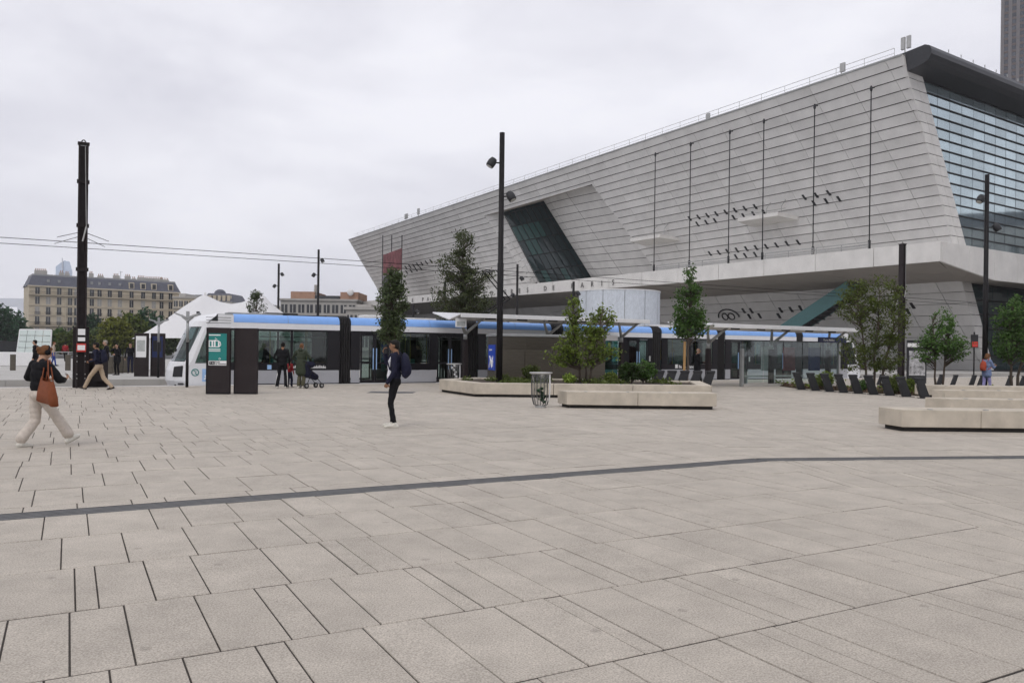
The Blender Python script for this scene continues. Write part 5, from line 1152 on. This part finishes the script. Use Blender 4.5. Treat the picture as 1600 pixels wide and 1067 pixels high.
# ================================================================== people
def ik(a, b, l1, l2, pole):
    d = b-a; D = min(d.length, (l1+l2)*.999); d = d.normalized(); b = a+d*D; x = (l1*l1-l2*l2+D*D)/(2*D); h = math.sqrt(max(0, l1*l1-x*x)); p = pole-d*pole.dot(d); p = p.normalized() if p.length > 1e-6 else d.orthogonal(); return a+d*x+p*h, b
class Fig:
    def __init__(s): s.p = []; s.mats = []
    def mi(s, m):
        if m not in s.mats: s.mats.append(m)
        return s.mats.index(m)
    def cone(s, a, ra, b, rb, m): s.p.append(('c', Vector(a), ra, Vector(b), rb, s.mi(m)))
    def ell(s, c, r, m, R=None): s.p.append(('e', Vector(c), Vector(r), R or Matrix.Identity(3), 0, s.mi(m)))
    def build(s, name, parent, voxel):
        mb = MB()
        for p in s.p:
            if p[0] == 'c':
                a, ra, b, rb = p[1:5]; d = b-a; L_ = d.length; d = d/L_ if L_ > 1e-6 else Vector((0, 0, 1)); P, R_ = [], []
                for k in range(4): f = math.cos((3-k)*math.pi/8*1.3); P.append(a-d*ra*math.sin((3-k)*math.pi/6)*.98); R_.append(max(.0015, ra*math.cos((3-k)*math.pi/6*.98)))
                for k in range(4): P.append(b+d*rb*math.sin(k*math.pi/6)*.98); R_.append(max(.0015, rb*math.cos(k*math.pi/6*.98)))
                mb.tube(P, R_, 14)
            else: mb.ell(p[1], p[2], 16, 10, p[3])
        me = bpy.data.meshes.new('tmp'); me.from_pydata(mb.v, [], mb.f); o = bpy.data.objects.new('tmp', me); COL.objects.link(o)
        r = o.modifiers.new('r', 'REMESH'); r.mode = 'VOXEL'; r.voxel_size = voxel; r.adaptivity = 0
        m2 = o.modifiers.new('s', 'SMOOTH'); m2.factor = .5; m2.iterations = 2
        dg = bpy.context.evaluated_depsgraph_get(); out = bpy.data.meshes.new_from_object(o.evaluated_get(dg)); bpy.data.objects.remove(o)
        for m in s.mats: out.materials.append(M[m])
        nv = len(out.vertices); A1 = np.empty(nv*3); B1 = np.empty(nv*3); out.vertices.foreach_get('co', A1); out.vertices.foreach_get('normal', B1); A1 = A1.reshape(-1, 3); B1 = B1.reshape(-1, 3)
        X_, Y_, Z_ = A1.T; w1 = np.sin(31*Z_+9*np.sin(7*X_+3*Y_)+14*X_)*np.sin(11*Z_+17*Y_-6*X_+1.3)+.6*np.sin(57*Z_-23*X_+19*Y_+2*np.sin(13*Z_))
        A1 += B1*(np.where(Z_ < Z_.max()*.82, .0032, 0.)*w1)[:, None]; out.vertices.foreach_set('co', A1.ravel())
        n = len(out.polygons); C_ = np.empty(n*3); out.polygons.foreach_get('center', C_); C_ = C_.reshape(-1, 3); best = np.full(n, 1e9); idx = np.zeros(n, np.int32)
        for p in s.p:
            if p[0] == 'c':
                a, b = np.array(p[1]), np.array(p[3]); ab = b-a; t = np.clip(((C_-a)@ab)/max(ab@ab, 1e-9), 0, 1); d = np.linalg.norm(C_-(a+t[:, None]*ab), axis=1)-(p[2]+(p[4]-p[2])*t)
            else:
                q = (C_-np.array(p[1]))@np.array(p[3]); r_ = np.array(p[2]); k = np.linalg.norm(q/r_, axis=1); d = (k-1)*r_.min()*.9
            w_ = d < best; best[w_] = d[w_]; idx[w_] = p[5]
        out.polygons.foreach_set('material_index', idx); out.polygons.foreach_set('use_smooth', np.ones(n, bool)); out.update(); return link(name, out, parent)
def hand(f, w, fd, pn, side, m, s=1., curl=.5):
    """w wrist, fd finger direction, pn palm normal (towards the palm side)"""
    fd = fd.normalized(); pn = (pn-fd*pn.dot(fd)).normalized(); sd = fd.cross(pn)*side
    f.cone(w, .027*s, w+fd*.035*s, .030*s, m)
    for k, (o, l) in enumerate(((-.030, .070), (-.010, .080), (.010, .075), (.030, .058))):
        b = w+fd*.085*s+sd*o*s; f.cone(w+fd*.03*s+sd*o*.6*s, .017*s, b, .0125*s, m); k1 = b+(fd*math.cos(curl)+pn*math.sin(curl))*l*.5*s; k2 = k1+(fd*math.cos(curl*2.1)+pn*math.sin(curl*2.1))*l*.5*s
        f.cone(b, .0115*s, k1, .0105*s, m); f.cone(k1, .0105*s, k2, .009*s, m)
    tb = w+fd*.03*s-sd*.03*s; t1 = tb+(fd*.6-sd*.6+pn*.4).normalized()*.038*s; f.cone(tb, .016*s, t1, .013*s, m); f.cone(t1, .013*s, t1+(fd*.9+pn*.5).normalized()*.03*s, .010*s, m)
def person(label, loc, rz, H, o, group=None, voxel=.016):
    t = thing('person', label, 'person', loc, math.radians(rz), group); f = Fig(); h = H; bw = o.get('bw', 1.)
    skin, top, bot, shoe, hair = o.get('skin', 'skin'), o['top'], o['bot'], o.get('shoe', 'shoe_dark'), o.get('hair', 'hair_black')
    lean = Matrix.Rotation(-o.get('lean', .02), 3, 'X'); hz = .515*h-o.get('drop', 0); hip = Vector((0, 0, hz))
    up = lambda x, y, z: hip+lean @ (Vector((x, y, z*h))-Vector((0, 0, .515*h)))
    # legs
    lt, lk, lh = o.get('legr', (.082, .058, .048))
    for i, sx in enumerate((-1, 1)):                       # left, right
        fx, fy, fz, pitch, toe = o.get('feet', ((-.09, 0, 0, 0, .1), (.09, 0, 0, 0, .1)))[i]
        hj = hip+Vector((sx*.052*h, 0, -.01*h)); an = Vector((fx, fy, .05*h+fz)); kn, an = ik(hj, an, .2315*h, .2315*h, Vector((sx*.05, 1, 0)))
        f.cone(hj, lt*bw, kn, lk*bw, bot); hem = an+Vector((0, 0, -.0 if lh < .07 else .035*h)); f.cone(kn, lk*bw, hem, lh*bw, bot)
        yd = Vector((sx*math.sin(toe), math.cos(toe), 0)); dn = Vector((0, 0, -1)); Rp = lambda v: yd*(v[0]*math.cos(pitch)+v[1]*math.sin(pitch))+Vector((0, 0, 1))*(v[1]*math.cos(pitch)-v[0]*math.sin(pitch))
        k = h/1.75*1.1; f.cone(an, .042*k, an+Rp((-.015*k, -.045*k)), .038*k, shoe)
        f.cone(an+Rp((-.045*k, -.048*k)), .034*k, an+Rp((.09*k, -.045*k)), .037*k, shoe); f.cone(an+Rp((.09*k, -.045*k)), .037*k, an+Rp((.165*k, -.058*k)), .026*k, shoe)
        if o.get('sole'): f.cone(an+Rp((-.06*k, -.075*k)), .014*k, an+Rp((.165*k, -.076*k)), .014*k, o['sole']); f.cone(an+Rp((-.05*k, -.072*k)), .024*k, an+Rp((.15*k, -.072*k)), .024*k, o['sole'])
    # trunk
    tr = o.get('tr', 1.); f.ell(hip+Vector((0, -.005, .005*h)), (.098*h*bw, .072*h*bw, .065*h), bot)
    f.ell(up(0, -.01, .60), (.088*h*bw*tr, .066*h*bw*tr, .085*h), top); f.ell(up(0, -.005, .70), (.10*h*bw*tr, .070*h*bw*tr, .10*h), top); f.ell(up(0, -.008, .775), (.105*h*bw*tr, .062*h*bw*tr, .06*h), top)
    if o.get('hem'):                                       # long jacket or coat
        zh, rh, mh = o['hem']; f.ell(up(0, 0, .56), (.105*h*bw*tr, .078*h*bw*tr, .08*h), top)
        for sx in (-.035, 0, .035): f.cone(up(sx*h, 0, .58), .07*h*tr, Vector((sx*h*1.25, .01, zh*h)), rh*h, mh)
    if o.get('shirt'):
        f.ell(up(0, .050*h*tr, .71), (.060*h, .042*h, .095*h), o['shirt']); f.ell(up(0, .046*h*tr, .585), (.070*h, .046*h, .085*h), o['shirt'])
    sw = o.get('sw', .108)
    for sx in (-1, 1): f.cone(up(sx*.03*h, -.005, .825), .032*h, up(sx*(sw-.012)*h, -.005, .805), .040*h*tr, top)
    # neck, head
    hd = Matrix.Rotation(o.get('turn', 0.), 3, 'Z') @ Matrix.Rotation(-o.get('nod', 0.), 3, 'X'); nb = up(0, -.005, .845); hc = nb+lean @ Vector((0, .012*h, .083*h))+hd @ Vector((0, .012*h*(1+4*o.get('nod', 0)), 0))
    f.cone(nb-Vector((0, 0, .02*h)), .034*h, hc-hd @ Vector((0, .008*h, .03*h)), .031*h, o.get('collar', skin))
    if o.get('collar'): f.cone(nb+Vector((0, 0, .02*h)), .030*h, hc, .029*h, skin)
    hp_ = lambda x, y, z: hc+hd @ Vector((x*h, y*h, z*h))
    f.ell(hp_(0, -.004, .012), (.042*h, .051*h, .05*h), skin, hd); f.ell(hp_(0, .014, -.028), (.032*h, .036*h, .036*h), skin, hd)
    f.cone(hp_(0, .050, .008), .006*h, hp_(0, .058, -.012), .0085*h, skin)
    f.cone(hp_(-.012, .046, -.033), .005*h, hp_(.012, .046, -.033), .005*h, 'lip')
    for sx in (-1, 1): f.ell(hp_(sx*.017, .0455, .004), (.0055*h, .004*h, .0042*h), 'eye_dark', hd); f.cone(hp_(sx*.009, .048, .014), .003*h, hp_(sx*.026, .043, .015), .003*h, hair); f.ell(hp_(sx*.043, -.004, -.004), (.007*h, .013*h, .018*h), skin, hd)
    hs = o.get('hs', 'short')
    if hs != 'bald':
        f.ell(hp_(0, -.011, .023), (.046*h, .052*h, .047*h), hair, hd); f.ell(hp_(0, -.026, -.002), (.043*h, .036*h, .044*h), hair, hd); f.ell(hp_(0, .022, .045), (.034*h, .024*h, .018*h), hair, hd)
    else: f.ell(hp_(0, -.022, -.002), (.0425*h, .033*h, .026*h), hair, hd)
    if hs == 'bun': f.ell(hp_(0, -.070, .008), (.026*h, .024*h, .024*h), hair, hd); f.cone(hp_(0, -.05, -.01), .03*h, hp_(0, -.065, .005), .02*h, hair)
    if hs == 'long':
        for sx in (-1, 0, 1): f.cone(hp_(sx*.03, -.03, .0), .028*h, hp_(sx*.034, -.035, -.10), .024*h, hair)
    if hs == 'puff': f.ell(hp_(0, -.02, .02), (.06*h, .062*h, .058*h), hair, hd); f.ell(hp_(0, -.045, -.03), (.05*h, .04*h, .05*h), hair, hd)
    if hs == 'hood': f.ell(up(0, -.05*h, .85), (.06*h, .045*h, .04*h), top)
    # arms
    ru, rf_, rc = o.get('armr', (.050, .042, .036)); wr = []
    for i, sx in enumerate((-1, 1)):
        sh = up(sx*sw*h, -.005, .805); spec = o.get('hands', (None, None))[i]
        if spec is None: spec = (Vector((sx*.17*h/1.05, .02, .49*h)), Vector((sx*.3, -1, 0)), None, None, .5)
        tgt, pole, fd, pn, curl = spec; el, w_ = ik(sh, Vector(tgt), .172*h, .15*h, Vector(pole)); k = h/1.75
        f.cone(sh, ru*k, el, rf_*k, top); f.cone(el, rf_*k, w_-(w_-el).normalized()*.01, rc*k, top)
        hand(f, w_, Vector(fd) if fd else (w_-el), Vector(pn) if pn else Vector((-sx, .2, 0)), sx, skin, k, curl); wr.append(w_)
    b = f.build('body', t, voxel); return t, dict(hp=hp_, up=up, wr=wr, hip=hip, hd=hd)
def world(t, v): return t.matrix_basis @ Vector(v)
def tb(t): bpy.context.view_layer.update(); return t
def place(o, t): o.location = t.location; o.rotation_euler = t.rotation_euler; return o
def backpack(t, info, h, ma, label, w_=.15, hh=.24, dp=.085, z=.70, yo=-.105):
    c = info['up'](0, yo*h-.02, z); f = Fig(); f.ell(c, (w_, dp, hh), ma); f.ell(c+Vector((0, -.03, -.06)), (w_*.85, dp, hh*.62), ma); f.ell(c+Vector((0, .02, .05)), (w_*.9, dp*.8, hh*.9), ma); f.cone(c+Vector((-w_*.6, 0, -hh*.7)), .05, c+Vector((w_*.6, 0, -hh*.7)), .05, ma)
    bag = thing('backpack', label, 'backpack', t.location, t.rotation_euler.z, 'backpacks'); f.build('pack', bag, .016)
    for s in (-1, 1):
        a = [info['up'](s*.075*h, -.06*h, .80), info['up'](s*.078*h, -.03*h, .855), info['up'](s*.08*h, .04*h, .83), info['up'](s*.085*h, .075*h, .75), info['up'](s*.1*h, .04*h, .66), info['up'](s*.09*h, -.07*h, .60)]
        MB().tube(a, .016, 6).build('strap', ma, bag, True)
    MB().tube([c+Vector((-.04, .04, hh*.95)), c+Vector((0, .03, hh*1.08)), c+Vector((.04, .04, hh*.95))], .01, 6).build('loop', ma, bag, True); return bag
V = Vector
# woman with headphones and tan bag
p = G(60, 697.5); h = 1.64
t, I = person('woman in black top and wide cream trousers walking right, headphones on', (p.x, p.y, 0), -28, h, dict(top='cloth_black', bot='cloth_cream', hair='hair_brown', hs='bun', shoe='shoe_white', sole='sole', nod=.38, turn=-.15, lean=.05, drop=.05, bw=1.0, tr=1.06,
    legr=(.092, .076, .084), feet=((-.10, -.20, .0, .05, .05), (.15, .38, .035, -.40, .05)), armr=(.072, .07, .05), hands=((V((-.20, .22, 1.0)), V((-1, -.6, -.2)), V((.5, .8, .3)), V((.5, 0, 1)), .5), (V((.14, .30, 1.02)), V((1, -.5, -.4)), V((-.15, .85, .45)), V((-.4, -.3, .8)), .55))), voxel=.0105)
f = I['hp']; hp1 = MB()
for s in (-1, 1):
    c = f(s*.050, -.004, -.002); hp1.tube([c-I['hd'] @ V((s*.008, 0, 0)), c+I['hd'] @ V((s*.03, 0, 0))], [.042, .036], 14)
hp1.tube([f(.054*math.cos(a), -.004, .012+.056*math.sin(a)) for a in [i*math.pi/12 for i in range(13)]], .011, 8); hp1.build('headphones', 'cloth_black', t, True)
ph = place(MB().box(-.036, .036, -.005, .005, -.07, .07).build('phone', 'print_white', None, bevel=.006), t); tag(ph, 'pale phone in the hand of the woman with headphones', 'phone'); bpy.context.view_layer.update()
ph.location = t.matrix_basis @ (I['wr'][1]+V((-.03, .10, .06))); ph.rotation_euler = (.7, 0, t.rotation_euler.z)
bw_ = t.matrix_basis @ V((.31, -.06, .86)); bag = thing('tote_bag', 'tan leather tote bag hanging from the shoulder of the woman with headphones', 'bag', (bw_.x, bw_.y, bw_.z-.18), math.radians(62))
bc = V((0, 0, .18)); m = MB(); P = []
for z, wy, wx in ((-.18, .185, .055), (-.17, .20, .07), (-.05, .195, .065), (.08, .175, .05), (.16, .155, .03)):
    P.append([bc+V((wx*math.copysign(abs(math.cos(a))**.6, math.cos(a))+.015*math.sin(9*z+3*a), wy*math.copysign(abs(math.sin(a))**.5, math.sin(a)), z+.045*math.sin(a)+(.035*abs(math.sin(a)) if z > .1 else 0))) for a in [2*math.pi*i/28 for i in range(29)]])
m.grid(P); m.add(P[0][:-1], [tuple(range(28))]); m.build('body', 'leather_tan', bag, True)
inv = bag.matrix_basis.inverted() if False else (Matrix.Translation(bag.location) @ Rz(math.radians(62))).inverted()
sho = inv @ (t.matrix_basis @ I['up'](.115*h, -.01, .835)); sho = sho+V((0, 0, .035))
for dx in (-.03, .03):
    MB().tube([bc+V((dx, -.09, .15)), bc.lerp(sho, .55)+V((dx, -.06, 0)), sho+V((dx*.5, -.025, -.01)), sho+V((dx*.5, .03, -.005)), bc.lerp(sho, .55)+V((dx, .07, 0)), bc+V((dx, .09, .16))], .010, 6).build('strap', 'leather_tan', bag, True)
# man on the phone
p = G(616, 667.5); h = 1.76
t, I = person('man in dark jacket and white shirt talking on a phone, facing left', (p.x, p.y, 0), 84, h, dict(skin='skin_tan', top='cloth_navy', bot='cloth_black', shirt='cloth_white', shoe='shoe_white', sole='sole', lean=-.03, nod=.04, bw=.95, tr=1.0, legr=(.082, .060, .046), feet=((-.10, -.03, 0, 0, .25), (.09, .06, 0, 0, .0)), armr=(.056, .05, .042),
    hands=((V((-.20, .10, .90)), V((-.3, -1, 0)), V((.3, .5, -1)), V((1, 0, 0)), .6), (V((.10, .235, 1.475)), V((.7, .2, -1)), V((-.25, -.05, 1)), V((-.7, -.6, 0)), .6))), voxel=.0105)
f = I['wr'][1]; ph = place(MB().box(-.006, .006, -.036, .036, -.075, .075).build('phone', 'print_black', None, bevel=.006), t); tag(ph, 'dark phone held to the mouth of the man in the dark jacket', 'phone'); ph.location = t.matrix_basis @ (f+V((-.045, -.02, .07))); bpy.context.view_layer.update(); ph.location = t.matrix_basis @ (f+V((-.045, -.02, .07)))
backpack(t, I, h, 'cloth_navy', 'dark backpack on the man talking on the phone', .15, .25, .095)
# walking man, beige trousers
p = G(154, 609); h = 1.76
t, I = person('man in navy jacket and beige trousers striding left past the mast', (p.x, p.y, 0), 90, h, dict(skin='skin_tan', top='cloth_navy', bot='cloth_beige', shoe='shoe_dark', lean=.10, drop=.10, legr=(.088, .072, .062), bw=.98, tr=1.08, feet=((-.07, .44, .02, -.2, 0), (.08, -.42, .03, .25, 0)), hands=((V((-.22, .22, .98)), V((-.3, -1, 0)), None, None, .7), (V((.2, .28, 1.02)), V((.3, -1, 0)), None, None, .7))), 'passers-by on the left')
backpack(t, I, h, 'cloth_navy', 'navy backpack on the man in beige trousers')
p = onray(166, 38.3); person('grey-haired man in black jacket standing behind the striding man', (p.x, p.y, 0), 120, 1.78, dict(top='cloth_black', bot='cloth_black', hair='hair_grey', tr=1.1, hem=(.48, .075, 'cloth_black')), 'passers-by on the left')
p = onray(183.5, 41); person('woman in black coat standing with raised hand left of the map panels', (p.x, p.y, 0), 165, 1.62, dict(top='cloth_black', bot='cloth_black', hair='hair_black', hs='long', tr=1.12, hem=(.45, .08, 'cloth_black'), hands=((V((-.05, .2, 1.05)), V((-1, -.4, -.5)), V((1, .1, 0)), None, .6), (V((.06, .2, 1.38)), V((1, 0, -1)), V((-.3, .1, 1)), None, .6))), 'passers-by on the left')
p = onray(204, 44); person('person in dark clothes half hidden by the pale map panel', (p.x, p.y, 0), 200, 1.68, dict(top='cloth_black', bot='cloth_navy', tr=1.1), 'passers-by on the left')
p = onray(83.5, 56); person('person in beige jacket and blue jeans near the glass entrance', (p.x, p.y, 0), -60, 1.70, dict(top='cloth_tan', bot='cloth_blue', hair='hair_brown', tr=1.1, feet=((-.08, -.12, 0, 0, 0), (.08, .14, 0, 0, 0))), 'passers-by on the left')
p = onray(102, 70); person('person in red jacket walking away near the entrance handrail', (p.x, p.y, 0), 10, 1.66, dict(top='cloth_red', bot='cloth_black', tr=1.15, feet=((-.08, .15, 0, 0, 0), (.08, -.15, .02, .2, 0))), 'passers-by on the left')
p = onray(56, 38); person('person in black behind the head of the woman with headphones', (p.x, p.y, 0), 100, 1.75, dict(top='cloth_black', bot='cloth_black', tr=1.1), 'passers-by on the left')
# family at the tram
p = G(441, 606.5); h = 1.76
t, I = person('adult in black tracksuit with white leg stripes facing the tram', (p.x, p.y, 0), 8, h, dict(top='cloth_black', bot='cloth_black', shoe='shoe_white', tr=1.12, legr=(.088, .072, .066), feet=((-.19, 0, 0, 0, .2), (.13, .02, 0, 0, .2)), hands=((V((-.16, .16, 1.0)), V((-1, -.6, -.2)), None, None, .7), (V((.25, .06, .86)), V((.5, -1, 0)), None, None, .7)), skin='skin_tan'), 'family waiting by the tram')
for s, x0 in ((-1, -.19), (1, .13)): MB().tube([V((s*.145, .0, .86)), V((s*.155+(x0*.2), .0, .5)), V((x0+s*.07, .01, .09))], .014, 6).build('trouser_stripe', 'print_white', t, True)
p = G(452, 605); person('small child in red jacket beside the adult in the tracksuit', (p.x, p.y, 0), -15, 1.08, dict(top='cloth_red', bot='cloth_navy', shoe='shoe_white', tr=1.15, legr=(.06, .05, .045), armr=(.05, .045, .04), feet=((-.07, 0, 0, 0, .1), (.07, .05, 0, 0, .1))), 'family waiting by the tram')
p = G(470, 606.5); h = 1.72
t, I = person('woman in long dark green parka pushing a stroller, seen from behind', (p.x, p.y, 0), -12, h, dict(top='cloth_green', bot='cloth_khaki', hair='hair_brown', hs='hood', shoe='shoe_white', tr=1.15, legr=(.085, .075, .075), hem=(.36, .088, 'cloth_green'), armr=(.062, .055, .045), hands=((V((-.22, .16, .98)), V((-1, -.5, 0)), None, None, .8), (V((.27, .30, 1.02)), V((.8, -1, 0)), None, None, .8))), 'family waiting by the tram')
st = thing('stroller', 'dark navy child stroller beside the woman in the green parka', 'stroller', (p.x+.32, p.y+.25, 0), math.radians(-40))
fr = MB()
for s in (-1, 1): fr.tube([(s*.22, -.42, 1.03), (s*.22, -.15, .7), (s*.2, .35, .16)], .014, 6); fr.tube([(s*.22, -.1, .68), (s*.22, -.35, .1)], .013, 6)
fr.tube([(-.22, -.42, 1.03), (.22, -.42, 1.03)], .018, 8); fr.build('frame', 'black_metal', st, True)
f = Fig(); f.cone((0, -.12, .55), .17, (0, .2, .42), .13, 'cloth_navy'); f.cone((0, -.2, .55), .17, (0, -.25, .85), .16, 'cloth_navy'); f.ell((0, -.1, .9), (.22, .25, .14), 'cloth_navy'); f.build('seat', st, .02)
for x, y in ((-.22, -.36), (.22, -.36), (-.19, .36), (.19, .36)):
    m = MB(); m.tube([(x-.02, y, .1), (x+.02, y, .1)], .1, 16); w_ = m.build('wheel', 'rubber', st, True); MB().tube([(x-.024, y, .1), (x+.024, y, .1)], .05, 10).build('hub', 'galv', w_)
# man by the bellows, right
p = G(1089, 603.5); person('balding man in black coat walking right along the tram', (p.x, p.y, 0), -85, 1.74, dict(top='cloth_black', bot='cloth_black', hair='hair_grey', hs='bald', tr=1.15, hem=(.44, .08, 'cloth_black'), feet=((-.07, -.16, 0, 0, 0), (.08, .2, 0, 0, 0)), hands=((V((-.2, .3, 1.1)), V((-.3, -1, -.3)), None, None, .6), (V((.2, .28, 1.08)), V((.3, -1, -.3)), None, None, .6))))
p = G(1541, 615.5); h = 1.66
t, I = person('woman in blue-grey hoodie and lilac leggings looking at a phone, far right', (p.x, p.y, 0), -70, h, dict(skin='skin_tan', top='cloth_bluegrey', bot='cloth_lilac', hair='hair_brown', hs='puff', shoe='shoe_white', nod=.3, tr=1.12, legr=(.082, .06, .05), hem=(.47, .075, 'cloth_bluegrey'), armr=(.06, .055, .045), feet=((-.07, -.13, 0, 0, 0), (.07, .15, 0, 0, 0)), hands=((V((-.1, .33, 1.12)), V((-.6, -.8, -.5)), V((.2, .8, .4)), V((.2, 0, 1)), .6), (V((.1, .33, 1.12)), V((.6, -.8, -.5)), V((-.2, .8, .4)), V((-.2, 0, 1)), .6))), voxel=.014)
backpack(t, I, h, 'pack_red', 'rust red backpack on the woman in lilac leggings', .14, .2, .085, .68)
ph = place(MB().box(-.04, .04, -.005, .005, -.07, .07).build('phone', 'print_white', None, bevel=.006), t); tag(ph, 'pale phone held by the woman in lilac leggings', 'phone'); bpy.context.view_layer.update(); ph.location = t.matrix_basis @ V((0, .45, 1.2)); ph.rotation_euler = (.7, 0, t.rotation_euler.z)

for s_, y_, lab, ma in ((11.0, .75, 'passenger in dark clothes standing behind a window of the second tram section', 'cloth_black'), (4.3, 1.5, 'passenger in navy standing behind a window of the first tram section', 'cloth_navy'), (26.3, .9, 'passenger in grey-blue standing behind a window of a middle tram section', 'cloth_bluegrey')):
    p = trk(s_, y_, .07); person(lab, (p.x, p.y, p.z), rnd.uniform(0, 360), 1.70, dict(top=ma, bot='cloth_black', tr=1.1), 'passengers inside the tram', .02)
# ================================================================== air
hz_ = MB().box(-1400, 1400, -40, 2790, -1.7, 262).build('haze', 'cladding_back'); hz_['kind'] = 'stuff'; hz_['label'] = 'thin pale haze filling the air'; hz_['category'] = 'haze'
hm = bpy.data.materials.new('haze'); hm.use_nodes = True; n_ = hm.node_tree.nodes; n_.remove(n_['Principled BSDF'])
pv = n_.new('ShaderNodeVolumePrincipled'); pv.inputs['Color'].default_value = (.93, .95, 1., 1); pv.inputs['Density'].default_value = .0002; pv.inputs['Anisotropy'].default_value = .2
hm.node_tree.links.new(pv.outputs[0], n_['Material Output'].inputs['Volume']); hz_.data.materials.clear(); hz_.data.materials.append(hm)
SC.cycles.volume_bounces = 1
